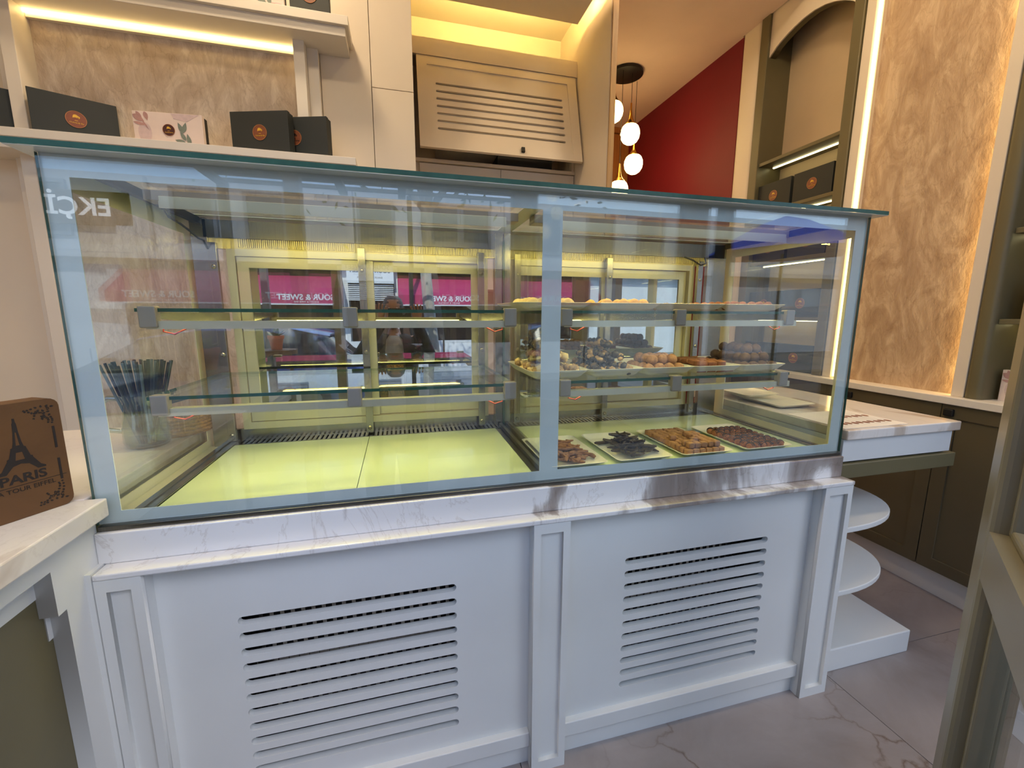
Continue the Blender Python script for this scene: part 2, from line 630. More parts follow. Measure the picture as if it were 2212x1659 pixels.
def leaf2d(x, y, ln, wd, ang, n=7):
    p = []
    for k in range(n + 1):
        t = k / n
        p.append((t * ln, wd * math.sin(math.pi * t ** 0.8)))
    for k in range(n - 1, 0, -1):
        t = k / n
        p.append((t * ln, -wd * math.sin(math.pi * t ** 0.8)))
    c, s = math.cos(R(ang)), math.sin(R(ang))
    return [(x + a * c - b * s, y + a * s + b * c) for a, b in p]

# ================================================================== SETTING
FZ = 3.6
fl = struct('floor', MB().box(-1.45, 3.5, -0.97, 3.5, -0.06, -0.007), 'grout')
tiles = {}
xs = [-1.45, -0.25, 0.95, 2.15, 3.35, 3.5]
ys = [-0.97, -0.56, 0.04, 0.64, 1.24, 1.84, 2.44, 3.04, 3.5]
for i in range(5):
    for j in range(8):
        w, d = xs[i + 1] - xs[i], ys[j + 1] - ys[j]
        key = (round(w, 3), round(d, 3))
        if key not in tiles:
            tiles[key] = MB().box(0.0012, w - 0.0012, 0.0012, d - 0.0012, -0.007, 0).mesh('tile', [M['tile']])
        link('tile', tiles[key], fl, (xs[i], ys[j], 0))

# --- back wall with its boards and plaster field
wb = struct('wall_back', MB().box(-1.45, 0.757, 1.42, 1.50, 0, FZ), 'cream')
for x0, x1, z0, z1 in ((-1.45, -0.905, 0, FZ), (0.322, 0.5555, 0, FZ), (0.5585, 0.7625, 0, 2.4565), (0.5585, 0.7625, 2.4595, FZ)):
    obj('wall_panel', MB().box(x0, x1, 1.40, 1.42, z0, z1), 'cream', wb, bevel=0.001)
obj('plaster_panel', MB().box(-0.812, 0.225, 1.405, 1.42, 0, 2.66), 'plaster_a', wb)
obj('wall_panel', MB().box(-0.905, 0.322, 1.40, 1.42, 2.66, FZ), 'cream', wb)
for n_, pts in (('trim_1', ((0.222, 0.27, 1.305), (0.27, 0.32, 1.36))), ('trim_2', ((-0.858, -0.81, 1.305), (-0.908, -0.858, 1.36)))):
    t = struct(n_, loc=(pts[0][0], 1.4, 0))
    for x0, x1, y0 in pts:
        obj('pilaster_board', MB().box(x0, x1, y0, 1.42, 0, 2.60), 'shelfwhite', t, bevel=0.002)
wl = struct('wall_left', MB().box(-1.50, -1.45, -0.97, 1.50, 0, FZ), 'cream')

# --- recess with the air conditioner cabinet
struct('wall_recess', MB().box(0.745, 1.90, 2.20, 2.26, 0, 3.34), 'cream')
struct('wall_recess_left', MB().box(0.745, 0.757, 1.50, 2.2, 0, 3.34), 'cream')
pn = struct('wall_partition', MB().box(1.86, 1.897, 1.40, 2.20, 0, FZ), 'cream')
obj('edge_strip', MB().box(1.8655, 1.8985, 1.388, 1.40, 0, FZ), 'woodpale', pn)
struct('ceiling_recess', MB().box(0.75, 1.86, 1.40, 2.20, 3.29, 3.34), 'ceil')
fs = struct('ceiling_soffit', MB().box(0.80, 1.782, 0.9, 1.70, 3.10, 3.125), 'cream')
obj('hidden_light_strip', MB().box(0.86, 1.74, 1.655, 1.675, 3.125, 3.135), emit('cove_led', (255, 226, 136), 165), fs)
obj('hidden_light_strip', MB().box(1.745, 1.76, 1.15, 1.65, 3.125, 3.135), emit('cove_led_side', (255, 226, 136), 95), fs)

# --- ceilings, back room
struct('ceiling_shop', MB().box(-1.5, 3.5, -0.97, 1.30, FZ, FZ + 0.06).box(-1.5, 1.9, 1.30, 2.3, FZ, FZ + 0.06), 'ceil')
struct('wall_sun_block', MB().box(-12, 12, -0.97, 4.2, FZ + 0.08, 4.5), 'facade')  # unseen block above the shop, added and sized for its sun shadow
struct('ceiling_back', MB().box(1.90, 3.5, 1.83, 3.5, 3.30, 3.34).box(1.90, 3.108, 1.22, 1.83, 3.30, 3.34), 'ceil_bounce')
struct('trim_3', MB().box(1.90, 3.108, 1.20, 1.22, 3.30, FZ), 'cream')
struct('wall_red', MB().box(3.12, 3.2, 1.83, 3.5, 0, 3.32), 'red')
wr = struct('wall_wood', MB().box(1.84, 3.2, 3.44, 3.5, 0, 3.32), 'woodorange')
for x0, x1 in ((1.92, 2.35), (2.355, 2.70), (2.705, 3.03), (3.034, 3.119)):
    obj('wood_panel', MB().box(x0, x1, 3.42, 3.44, 0.05, 3.235), 'woodorange', wr, bevel=0.002)
obj('wood_rail', MB().box(1.9, 3.119, 3.41, 3.44, 3.243, 3.30), 'woodorange', wr, bevel=0.002)
struct('wall_back_room', MB().box(1.86, 1.90, 2.26, 3.5, 0, 3.32), 'cream')

# --- right wall: posts, niches, plaster field, ledge, cupboards
struct('wall_right', MB().box(3.42, 3.5, -0.97, 1.83, 0, FZ), 'taupe')
struct('trim_4', MB().prism(rrect(3.11, 3.42, 1.652, 1.83, 0.03), 'z', 0.969, FZ), 'cream', smooth=40)
struct('trim_5', MB().box(3.11, 3.42, 0.886, 0.936, 0.969, FZ), 'cream', bevel=0.003)
struct('trim_6', MB().box(3.09, 3.17, 0.25, 0.296, 0.969, FZ), 'cream', bevel=0.003)
pw = struct('wall_plaster', MB().box(3.152, 3.42, 0.27, 0.90, 0.969, FZ), 'plaster_b')
obj('light_strip', MB().box(3.118, 3.13, 0.868, 0.880, 0.975, FZ), emit('wall_led', (255, 222, 150), 5), pw)
obj('strip_profile', MB().box(3.13, 3.152, 0.862, 0.886, 0.972, FZ), 'cream', pw)
obj('light_strip', MB().box(3.115, 3.145, 0.2965, 0.301, 0.975, FZ), emit('wall_led_hidden', (255, 216, 140), 7), pw)

n1 = thing('wall_niche_shelving', 'tall olive arched niche shelving set in the wall beside the red room', 'shelving', (3.11, 1.29, 0.969))
obj('side_panel', MB().box(3.10, 3.32, 1.58, 1.65, 0.969, FZ), 'olive', n1, bevel=0.004)
obj('side_panel', MB().box(3.10, 3.32, 0.94, 1.0, 0.969, FZ), 'olive', n1, bevel=0.004)
obj('back_panel', MB().box(3.30, 3.32, 1.0, 1.58, 0.969, FZ), 'taupe', n1)
aq = [(-1.0, 3.005), (-1.028, 3.034), (-1.082, 3.071), (-1.138, 3.100), (-1.20, 3.122), (-1.27, 3.134), (-1.34, 3.132), (-1.40, 3.122), (-1.454, 3.106), (-1.495, 3.092), (-1.531, 3.075), (-1.58, 3.036)]
plate('arch_spandrel', [aq + [(-1.58, 3.36), (-1.0, 3.36)]], 0.010, 'cream', n1, LEFTW, (3.118, 0, 0))
plate('arch_band', [aq + [(-1.58, 3.36), (-1.0, 3.36)]], 0.042, 'olive', n1, LEFTW, (3.128, 0, 0))
obj('top_rail', MB().box(3.11, 3.30, 1.0, 1.58, 3.36, 3.39), 'olive', n1)
for z in (2.37, 2.045, 1.70, 1.32):
    sh = obj('shelf', MB().box(3.112, 3.30, 1.0, 1.58, z - 0.022, z), 'olive', n1, bevel=0.002)
    obj('light_strip', MB().box(3.215, 3.226, 1.02, 1.56, z - 0.028, z - 0.022), 'led_cool', sh)

n2 = thing('wall_niche_shelving', 'olive niche shelving with two pink boxes, nearest the open door', 'shelving', (3.11, -0.2, 0.969))
obj('side_panel', MB().prism(rrect(3.085, 3.32, 0.19, 0.25, 0.02), 'z', 0.969, FZ), 'olive', n2, smooth=40)
obj('side_panel', MB().box(3.10, 3.32, -0.62, -0.56, 0.969, FZ), 'olive', n2)
obj('back_panel', MB().box(3.30, 3.32, -0.56, 0.19, 0.969, FZ), 'taupe', n2)
for z in (1.32, 1.69, 2.05, 2.37):
    sh = obj('shelf', MB().box(3.112, 3.30, -0.56, 0.19, z - 0.022, z), 'olive', n2, bevel=0.002)
    obj('light_strip', MB().box(3.225, 3.236, -0.54, 0.17, z - 0.028, z - 0.022), 'led_cool', sh)
struct('trim_7', MB().box(3.11, 3.42, -0.895, -0.62, 0.969, FZ), 'cream')

obj_l = obj('wall_ledge', MB().box(3.045, 3.42, -0.895, 1.83, 0.935, 0.969), 'shelfwhite', bevel=0.003)
tag(obj_l, 'long cream ledge running along the right wall above the olive cupboards', 'worktop')
dy = [1.66, 1.205, 0.7535, 0.302, -0.1495, -0.601, -0.895]
for k in range(6):
    y1, y0 = dy[k], dy[k + 1]
    lab = ('far olive base cupboard behind the white counter', 'second olive base cupboard from the back room',
           'olive base cupboard behind the elliptical white shelves', 'dark olive base cupboard with a black pull near the open door',
           'olive base cupboard beyond the open door', 'olive base cupboard against the shop window')[k]
    cb = thing('base_cupboard', lab, 'cupboard', (3.24, (y0 + y1) / 2, 0), group='olive cupboards along the right wall')
    obj('carcass', MB().box(3.082, 3.42, y0, y1, 0.132, 0.935), 'olive_dark', cb)
    dr = plate('door', [rect(-y1 + 0.002, -y0 - 0.002, 0.134, 0.932), rect(-y1 + 0.058, -y0 - 0.058, 0.19, 0.872)], 0.02, 'olive_dark', cb, LEFTW, (3.06, 0, 0))
    obj('door_panel', MB().box(3.068, 3.081, y0 + 0.056, y1 - 0.056, 0.188, 0.874), 'olive_dark', dr)
    obj('finger_pull', MB().box(3.045, 3.0605, y1 - 0.05, y1 - 0.014, 0.882, 0.915), 'black', dr, bevel=0.004)
struct('baseboard_right', MB().box(3.10, 3.42, -0.895, 1.66, 0, 0.132), 'shelfwhite')

# --- shop front (behind and beside the camera), open glazed door
YF0, YF1 = -0.97, -0.90
sf = struct('wall_front', MB().box(-1.5, 3.5, YF0, YF1, 2.92, FZ).box(-1.5, 0.28, YF0, YF1, -0.3, 0.24).box(1.17, 3.5, YF0, YF1, -0.3, 0.24)
            .box(0.28, 1.17, YF0, YF1, -0.3, -0.007), 'bronze')
for k, (x0, x1) in enumerate(((-1.5, 0.28), (1.17, 3.5))):
    wn = struct('window_%d' % (k + 1), loc=((x0 + x1) / 2, YF0, 0.24))
    xm = (x0 + x1) / 2 - (0.05 if k == 0 else 0)
    for a, b_ in ((x0, x0 + 0.06), (xm - 0.03, xm + 0.03), (x1 - 0.06, x1)):
        obj('window_post', MB().box(a, b_, YF0, YF1, 0.24, 2.92), 'bronze', wn, bevel=0.004)
    for z0, z1 in ((0.24, 0.30), (2.32, 2.37), (2.86, 2.92)):
        for a, b_ in ((x0 + 0.06, xm - 0.03), (xm + 0.03, x1 - 0.06)):
            obj('window_rail', MB().box(a, b_, YF0, YF1, z0, z1), 'bronze', wn)
    for a, b_ in ((x0 + 0.06, xm - 0.03), (xm + 0.03, x1 - 0.06)):
        for z0, z1 in ((0.30, 2.32), (2.37, 2.86)):
            obj('window_pane', MB().box(a, b_, -0.94, -0.932, z0, z1), 'glass_out', wn)
wn = struct('window_3', loc=(0.725, YF0, 2.32))
obj('window_rail', MB().box(0.28, 1.17, YF0, YF1, 2.32, 2.37), 'bronze', wn)
obj('window_pane', MB().box(0.28, 1.17, -0.94, -0.932, 2.37, 2.92), 'glass_out', wn)

# door leaf: x runs from the free edge (0) back to the hinge (0.85); -y side is the face we see
dvec = Vector((0.829, 0.559))
drz = math.atan2(-dvec.y, -dvec.x)
dr = struct('door_1', loc=(1.867, -0.468, 0))
dr.rotation_euler = (0, 0, drz)
# local +x -> towards hinge; local -y is the side facing the case
T = 0.075
obj('stile', MB().box(0, 0.10, 0, T, 0.012, 2.30), 'bronze', dr, bevel=0.014, local=True, segs=3)
obj('stile', MB().box(0.75, 0.85, 0, T, 0.012, 2.30), 'bronze', dr, bevel=0.006, local=True)
for z0, z1 in ((0.012, 0.13), (0.80, 0.905), (2.18, 2.30)):
    obj('rail', MB().box(0.10, 0.75, 0.001, T - 0.001, z0, z1), 'bronze', dr, local=True)
for z0, z1 in ((0.13, 0.80), (0.905, 2.18)):
    for x0, x1 in ((0.10, 0.118), (0.732, 0.75)):
        obj('glazing_bead', MB().box(x0, x1, 0.026, 0.062, z0, z1), 'bronze', dr, local=True, bevel=0.005)
    for a, b_ in ((z0, z0 + 0.018), (z1 - 0.018, z1)):
        obj('glazing_bead', MB().box(0.118, 0.732, 0.026, 0.062, a, b_), 'bronze', dr, local=True, bevel=0.005)
    obj('door_pane', MB().box(0.118, 0.732, 0.044, 0.052, z0 + 0.018, z1 - 0.018), 'glass_out', dr, local=True)

# --- shelves over the plaster field
us = thing('wall_shelf', 'upper cream stepped wall shelf with a light strip below', 'shelf', (0, 1.40, 2.573))
obj('shelf_board', MB().box(-1.44, 0.475, 1.21, 1.40, 2.612, 2.65), 'shelfwhite', us, bevel=0.0015)
obj('shelf_underboard', MB().box(-1.44, 0.46, 1.226, 1.40, 2.573, 2.612), 'shelfwhite', us, bevel=0.0015)
ls = obj('light_strip', MB().box(-0.808, 0.221, 1.372, 1.384, 2.5625, 2.5725), 'led', us)
obj('strip_profile', MB().box(-0.808, 0.221, 1.384, 1.404, 2.548, 2.5725), 'shelfwhite', us)
ms = thing('wall_shelf', 'lower cream mantel shelf carrying the row of gift boxes', 'shelf', (0, 1.40, 2.0))
obj('shelf_board', MB().box(-1.44, 0.478, 1.20, 1.40, 2.022, 2.055), 'shelfwhite', ms, bevel=0.0015)
obj('shelf_underboard', MB().box(-1.44, 0.462, 1.222, 1.40, 1.985, 2.022), 'shelfwhite', ms, bevel=0.0015)

# ================================================================== AIR CONDITIONER CUPBOARD
ac = thing('air_conditioner_cupboard', 'cream cupboard with a tilted slotted flap hiding the air conditioner', 'cupboard', (1.3, 1.88, 2.29))
obj('carcass', MB().box(0.765, 1.858, 1.88, 2.2, 2.972, 2.995).box(0.765, 0.783, 1.885, 2.2, 2.305, 2.972).box(1.84, 1.858, 1.885, 2.2, 2.305, 2.972)
    .box(0.765, 1.858, 2.16, 2.2, 2.305, 2.972), 'cream', ac)
obj('top_rail', MB().box(0.765, 1.858, 1.87, 1.89, 2.895, 2.972), 'cream', ac)
obj('bottom_board', MB().box(0.765, 1.858, 1.87, 2.16, 2.285, 2.305), 'cream', ac, bevel=0.001)
obj('air_conditioner', MB().prism([(1.93, 2.40), (1.90, 2.45), (1.90, 2.70), (1.94, 2.74), (2.15, 2.74), (2.15, 2.40)], 'x', 0.93, 1.75), 'white', ac)
obj('drip_tray', MB().box(1.32, 1.70, 1.9, 2.15, 2.306, 2.375), 'black', ac)
fw = 1.04
fr = Matrix.Rotation(-math.asin((1.878 - 1.712) / 0.60), 4, 'X')
FL = Matrix.Translation((0.806, 1.876, 2.893)) @ Matrix.Rotation(-math.asin(0.166 / 0.60), 4, 'X')
sl = [slot(0.11, fw - 0.105, -0.60 * (0.29 + 0.082 * k), 0.0075) for k in range(7)]
inset = rect(0.062, fw - 0.062, -0.555, -0.055)
fm = plate('flap', [rect(0, fw, -0.60, 0), inset], 0.006, 'cream', None, FRONT, (0, 0, 0), rot=None)
fm.data.transform(FL); fm.data.transform(Matrix.Translation(-origin(ac))); fm.parent = ac
fp = plate('flap_panel', [rect(0, fw, -0.60, 0)] + sl, 0.012, 'cream', None, FRONT, (0, 0.006, 0))
fp.data.transform(FL); fp.data.transform(Matrix.Translation(-origin(ac))); fp.parent = fm
lk = MB().box(fw * 0.60, fw * 0.60 + 0.022, -0.016, 0.0, -0.578, -0.55).mesh('lock', [M['black']])
lk.transform(FL); lk.transform(Matrix.Translation(-origin(ac)))
link('lock', lk, fm)

cbl = thing('wall_cupboard', 'cream two door cupboard below the slotted flap', 'cupboard', (1.3, 1.88, 1.5))
obj('carcass', MB().box(0.765, 1.858, 1.90, 2.2, 1.5, 2.285), 'cream', cbl)
for x0, x1 in ((0.808, 1.334), (1.338, 1.855)):
    d_ = plate('door', [rect(x0, x1, 1.5, 2.278), rect(x0 + 0.055, x1 - 0.055, 1.56, 2.222)], 0.02, 'cream', cbl, FRONT, (0, 1.88, 0))
    obj('door_panel', MB().box(x0 + 0.054, x1 - 0.054, 1.888, 1.899, 1.559, 2.223), 'cream', d_)
bc = thing('back_counter', 'cream back counter in the recess behind the display case', 'counter', (1.3, 1.8, 0))
obj('body', MB().box(0.765, 1.858, 1.44, 2.2, 0, 0.86), 'cream', bc)
obj('worktop', MB().box(0.765, 1.858, 1.42, 2.2, 0.861, 0.90), 'marble2', bc)

# ================================================================== PENDANT
pd = thing('pendant_lamp', 'cluster pendant lamp with opal globes on a round dark canopy before the red wall', 'lamp', (2.53, 2.45, 3.30))
obj('canopy', MB().lathe([(0, 0), (0.132, 0), (0.136, -0.006), (0.136, -0.024), (0.130, -0.028), (0, -0.028)][::-1], (0, 0, 0), 40), 'black', pd, local=True, smooth=40)
for (x, y, z, zt) in ((2.412, 2.42, 2.974, 3.19), (2.562, 2.40, 2.813, 3.05), (2.662, 2.50, 2.619, 2.79), (2.467, 2.38, 2.358, 2.57)):
    cx, cy, cz = x - 2.53, y - 2.45, z - 3.30
    g = obj('globe', MB().lathe([(0, -0.082), (0.03, -0.077), (0.056, -0.06), (0.073, -0.033), (0.079, 0.0), (0.076, 0.028), (0.064, 0.056), (0.048, 0.071)], (cx, cy, cz), 28), 'globe', pd, local=True, smooth=60)
    top = zt - z
    obj('brass_stem', MB().lathe([(0.052, 0.068), (0.05, 0.074), (0.034, 0.09), (0.02, 0.115), (0.012, 0.15), (0.008, 0.19), (0.0065, top)], (cx, cy, cz), 16), 'brass', g, local=True, smooth=50)
    obj('cord', MB().tube([(cx, cy, cz + top), (cx, cy, -0.028)], 0.0022, 6), 'black', g, local=True)

# ================================================================== GIFT BOXES
def emblem(parent, cx, cz, r, y=0.0, disc='copper', front=FRONT, mark='gold'):
    d = plate('emblem', [ell(cx, cz, r, r, 36)], 0.0012, disc, parent, front, (0, y - 0.0012, 0), local=True)
    def sub(n, lp, m):
        o = plate(n, lp, 0.0008, m, d, front, (0, y - 0.002, 0), local=True)
        return o
    sub('ring', [ell(cx, cz, r, r, 36), ell(cx, cz, r * 0.955, r * 0.955, 36)], 'woodorange')
    s = r / 0.033
    cap = [(-.0105, .005), (-.0085, .0145), (-.006, .0178), (-.001, .019), (.0035, .018), (.006, .0155), (.0095, .0135), (.0125, .0105), (.0125, .0075),
           (.0105, .0055), (.0095, .0020), (.0085, .0055), (.0070, .0085), (.0085, .0105), (.0065, .0118), (.0055, .006), (.003, .0072), (-.003, .0075), (-.0075, .0062)]
    sub('fez_mark', [[(cx + a * s, cz + b * s) for a, b in cap]], mark)
    mo = [(-.006, -.0065), (-.0035, -.0035), (0, -.0045), (.0035, -.0035), (.006, -.0065), (.003, -.0055), (0, -.0062), (-.003, -.0055)]
    sub('moustache_mark', [[(cx + a * s, cz + b * s) for a, b in mo]], mark)
    text('lettering', 'Chokolat By Bey', 0.0078 * s, mark if mark != 'black' else 'black', d, front, (cx, y - 0.0021, cz - 0.0135 * s), local=True, shear=0.3, sx=0.85)
    return d


def dark_box(label, loc, rz, L=0.27, H=0.18, D=0.05, ex=0.5, group=None, mark='gold'):
    t = thing('gift_box', label, 'box', loc, rz, group)
    obj('box_lid', MB().box(0, L, 0, D * 0.42, 0, H), 'boxdark', t, bevel=0.0015, local=True)
    obj('box_base', MB().box(0.002, L - 0.002, D * 0.42, D, 0.002, H - 0.002), 'boxdark', t, bevel=0.0015, local=True)
    emblem(t, L * ex, H * 0.50, 0.033, mark=mark)
    return t


def pink_box(label, loc, rz, L=0.272, H=0.14, D=0.05):
    t = thing('gift_box', label, 'box', loc, rz)
    obj('box_lid', MB().box(0, L, 0, D * 0.42, 0, H), 'boxpink', t, bevel=0.0012, local=True)
    obj('box_base', MB().box(0.002, L - 0.002, D * 0.42, D, 0.002, H - 0.002), 'dark', t, bevel=0.0012, local=True)
    if L > 0.2:
        emblem(t, L * 0.5, H * 0.5, 0.024, disc='copper_d')
    def pr(n, lps, m, k=0):
        for i, lp in enumerate(lps):
            plate(n, [lp], 0.0008, m, t, FRONT, (0, -0.0008 - 0.0003 * k - 0.00005 * i, 0), local=True)
    a, b = L / 0.272, H / 0.14
    sc = lambda lp: [(min(L - 0.001, max(0.001, x * a)), min(H - 0.001, max(0.001, y * b))) for x, y in lp]
    pr('pale_blot', [sc(ell(0.043, 0.055, 0.026, 0.042, 18)), sc(ell(0.245, 0.012, 0.024, 0.011, 14)), sc([(0.15, 0.138), (0.262, 0.139), (0.21, 0.108), (0.16, 0.118)])], 'leaf_l')
    pr('rose_leaf', [sc(leaf2d(0.002, 0.125, 0.05, 0.012, -32)), sc(leaf2d(0.016, 0.138, 0.04, 0.008, -58)), sc(leaf2d(0.048, 0.139, 0.036, 0.009, -75)),
                     sc(leaf2d(0.002, 0.095, 0.055, 0.006, -12)), sc(leaf2d(0.035, 0.105, 0.045, 0.003, -58)), sc(leaf2d(0.2, 0.004, 0.05, 0.011, 12))], 'leaf_p', 1)
    pr('grey_leaf', [sc(leaf2d(0.192, 0.06, 0.046, 0.009, 112)), sc(leaf2d(0.192, 0.062, 0.045, 0.009, 72)), sc(leaf2d(0.2, 0.03, 0.042, 0.008, 118)),
                     sc(leaf2d(0.2, 0.018, 0.045, 0.010, 162)), sc(leaf2d(0.216, 0.01, 0.05, 0.009, 100))], 'leaf_g', 2)
    return t


dark_box('leftmost dark gift box on the mantel shelf, cut by the frame', (-1.07, 1.235, 2.055), R(22))
dark_box('dark gift box standing second from left on the mantel shelf', (-0.773, 1.262, 2.055), R(25))
pink_box('blush floral gift box in the middle of the mantel shelf', (-0.434, 1.292, 2.055), R(-4.8))
dark_box('dark gift box in front of another, right end of the mantel shelf', (-0.062, 1.302, 2.055), R(-18))
dark_box('dark gift box half hidden at the far right of the mantel shelf', (0.098, 1.318, 2.055), R(-18), ex=0.42, mark='black')
pink_box('floral gift box at the right of the upper wall shelf', (-0.06, 1.25, 2.65), R(-2))
dark_box('dark gift box at the right end of the upper wall shelf', (0.232, 1.25, 2.65), R(-2), L=0.165, H=0.16)

# right wall: boxes stand in niche one, faces towards -x
def niche_boxes():
    rows = [(2.045, [(1.578, 0), (1.575, 1), (1.295, 0)], ('dark gift box on the left of the second niche shelf from the top', 'dark gift box behind the left one on the second niche shelf', 'dark gift box on the right of the second niche shelf from the top')),
            (1.70, [(1.575, 0), (1.29, 0)], ('dark gift box on the left of the third niche shelf, seen through glass', 'dark gift box on the right of the third niche shelf, seen through glass')),
            (1.32, [(1.57, 0), (1.285, 0)], ('dark gift box on the left of the fourth niche shelf, seen through glass', 'dark gift box on the right of the fourth niche shelf, seen through glass')),
            (0.969, [(1.57, 0), (1.29, 0)], ('dark gift box on the left of the ledge under the niche shelves', 'dark gift box on the right of the ledge under the niche shelves'))]
    for z, spots, labs in rows:
        for (y, back), lab in zip(spots, labs):
            dark_box(lab, (3.128 + 0.054 * back, y, z), R(-90), H=0.175, L=0.262, ex=0.5, group='dark gift boxes in the arched niche')


niche_boxes()
pink_box('floral box standing on the right wall ledge beside the olive post', (3.165, 0.172, 0.969), R(-90), L=0.26, H=0.135)
pink_box('floral box on the first niche shelf near the open door', (3.15, 0.14, 1.32), R(-90), L=0.26, H=0.17)

# ================================================================== COUNTER BASE UNDER THE CASE
cb = thing('display_counter', 'white slotted counter base with marble plinth carrying the glass display case', 'counter', (1.035, 0.3, 0))
obj('carcass', MB().box(0.02, 0.05, 0.01, 0.60, 0.0, 0.78).box(2.03, 2.06, 0.01, 0.60, 0.0, 0.78).box(0.05, 2.03, 0.58, 0.60, 0.0, 0.78).box(0.05, 2.03, 0.02, 0.58, 0.0, 0.02)
    .box(0.05, 2.03, 0.02, 0.58, 0.765, 0.782), 'white', cb)
obj('marble_plinth', MB().box(0.0, 2.072, -0.015, 0.61, 0.797, 0.868), 'marble', cb, bevel=0.003)
obj('marble_ledge', MB().box(0.0115, 2.078, -0.058, 0.0, 0.783, 0.797), 'marble', cb, bevel=0.003)
obj('steel_strip', MB().box(0.004, 2.066, -0.006, 0.61, 0.868, 0.879), 'steeldark', cb, bevel=0.001)
for x0, x1, s0, s1, z0 in ((0.095, 0.973, 0.25, 0.769, 0.612), (1.0765, 1.96, 1.271, 1.791, 0.608)):
    sls = [slot(s0, s1, z0 - 0.0421 * k, 0.0105) for k in range(11)]
    p_ = plate('slotted_panel', [rect(x0 - 0.004, x1 + 0.004, 0.06, 0.782)] + sls, 0.018, 'white', cb, FRONT, (0, -0.015, 0))
    obj('kick_rail', MB().box(x0, x1, -0.035, 0.003, 0.07, 0.118), 'white', cb, bevel=0.0025)
    obj('kick_board', MB().box(x0, x1, -0.018, 0.003, 0.0, 0.07), 'white', cb)
    # condenser rack glimpsed through the slots
    g_ = MB()
    for k in range(22):
        xx = s0 - 0.01 + (s1 - s0 + 0.02) * k / 21
        g_.box(xx - 0.005, xx + 0.005, 0.085, 0.09, 0.2, 0.74)
    for k in range(7):
        g_.box(s0 - 0.03, s1 + 0.03, 0.09, 0.096, 0.24 + 0.08 * k, 0.25 + 0.08 * k)
    obj('condenser_guard', g_, 'steel', cb)
    obj('condenser', MB().box(s0 - 0.05, s1 + 0.05, 0.14, 0.4, 0.1, 0.745), 'dark', cb)
for x0, x1 in ((0.0115, 0.095), (0.973, 1.0765), (1.96, 2.075)):
    obj('pilaster', MB().box(x0, x1, -0.044, 0.004, 0.0, 0.783), 'white', cb)
    plate('pilaster_frame', [rect(x0, x1, 0.0, 0.783), rect(x0 + 0.02, x1 - 0.02, 0.034, 0.755)], 0.0125, 'white', cb, FRONT, (0, -0.056, 0))

# ================================================================== GLASS DISPLAY CASE
dc = thing('display_case', 'refrigerated glass display case with pale blue glass borders and steel rear doors', 'display case', (1.035, 0.3, 0.879))
W_, ZB, ZT, YB = 2.07, 0.880, 1.6325, 0.60
aps = [rect(0.0433, 1.0062, 0.9075, 1.5926), rect(1.0592, 2.026, 0.9075, 1.5926)]


def pane(name, x0, x1, y0, y1, z0, z1, edges=(), parent=None):
    mb = MB().box(x0, x1, y0, y1, z0, z1)
    names = ('z0', 'z1', 'y0', 'x1', 'y1', 'x0')
    for e in edges:
        mb.m[names.index(e)] = 1
    return obj(name, mb, ['glass', 'glassedge'], parent or dc)


fp_ = pane('front_pane', 0, W_, 0, 0.008, ZB, ZT, ('x0', 'x1'))
fp_.data.materials[0] = M['glass_front']
plate('front_border', [rect(0.0005, W_ - 0.0005, ZB, ZT)] + aps, 0.002, 'frost', dc, FRONT, (0, 0.0083, 0))
for x0, x1, s in ((0.0, 0.008, 1), (W_ - 0.008, W_, -1)):
    pane('side_pane', x0, x1, 0.0105, YB, ZB, ZT, ('y1',))
    bx = x1 + 0.0003 if s == 1 else x0 - 0.0023
    fr_ = RIGHTW if s == 1 else RIGHTW
    plate('side_border', [rect(0.0105, YB, ZB, ZT), rect(0.045, 0.538, 0.910, 1.578)], 0.002, 'frost_in', dc, RIGHTW, (bx + 0.002, 0, 0))
pane('top_pane', -0.028, W_ + 0.028, -0.03, YB + 0.02, ZT + 0.0022, ZT + 0.0130, ('y0', 'x0', 'x1', 'y1'))
plate('top_border', [rect(-0.027, W_ + 0.027, -0.029, YB + 0.019), rect(0.0433, 1.0062, 0.045, 0.52)[:], rect(1.0592, 2.026, 0.045, 0.52)], 0.0012, 'frost', dc, UP, (0, 0, ZT + 0.0019))
pane('partition_pane', 1.028, 1.036, 0.012, 0.535, 0.902, 1.60, ('y0', 'y1'))
obj('partition_channel', MB().box(1.012, 1.024, 0.012, 0.53, 0.895, 0.912).box(1.040, 1.052, 0.012, 0.53, 0.895, 0.912).box(1.012, 1.052, 0.012, 0.53, 0.890, 0.9), 'steeldark', dc, bevel=0.001)
for x0, x1 in ((0.060, 0.100), (1.962, 2.002)):
    obj('side_channel', MB().box(x0, x0 + 0.016, 0.014, 0.555, 0.887, 0.904).box(x1 - 0.016, x1, 0.014, 0.555, 0.887, 0.904).box(x0, x1, 0.014, 0.555, 0.885, 0.898), 'steel', dc, bevel=0.001)
for x0, x1 in ((0.012, 0.06), (2.002, 2.058)):
    obj('side_sill', MB().box(x0, x1, 0.014, 0.555, 0.880, 0.886), 'alu', dc)
for x0, x1 in ((0.102, 0.5275), (0.5295, 0.990), (1.0745, 1.5055), (1.5075, 1.960)):
    obj('base_glass', MB().box(x0, x1, 0.014, 0.498, 0.888, 0.900), 'acryl', dc)
for x0, x1 in ((0.990, 1.012), (1.052, 1.0745)):
    obj('floor_trim', MB().box(x0, x1, 0.014, 0.498, 0.888, 0.8975), 'steeldark', dc)
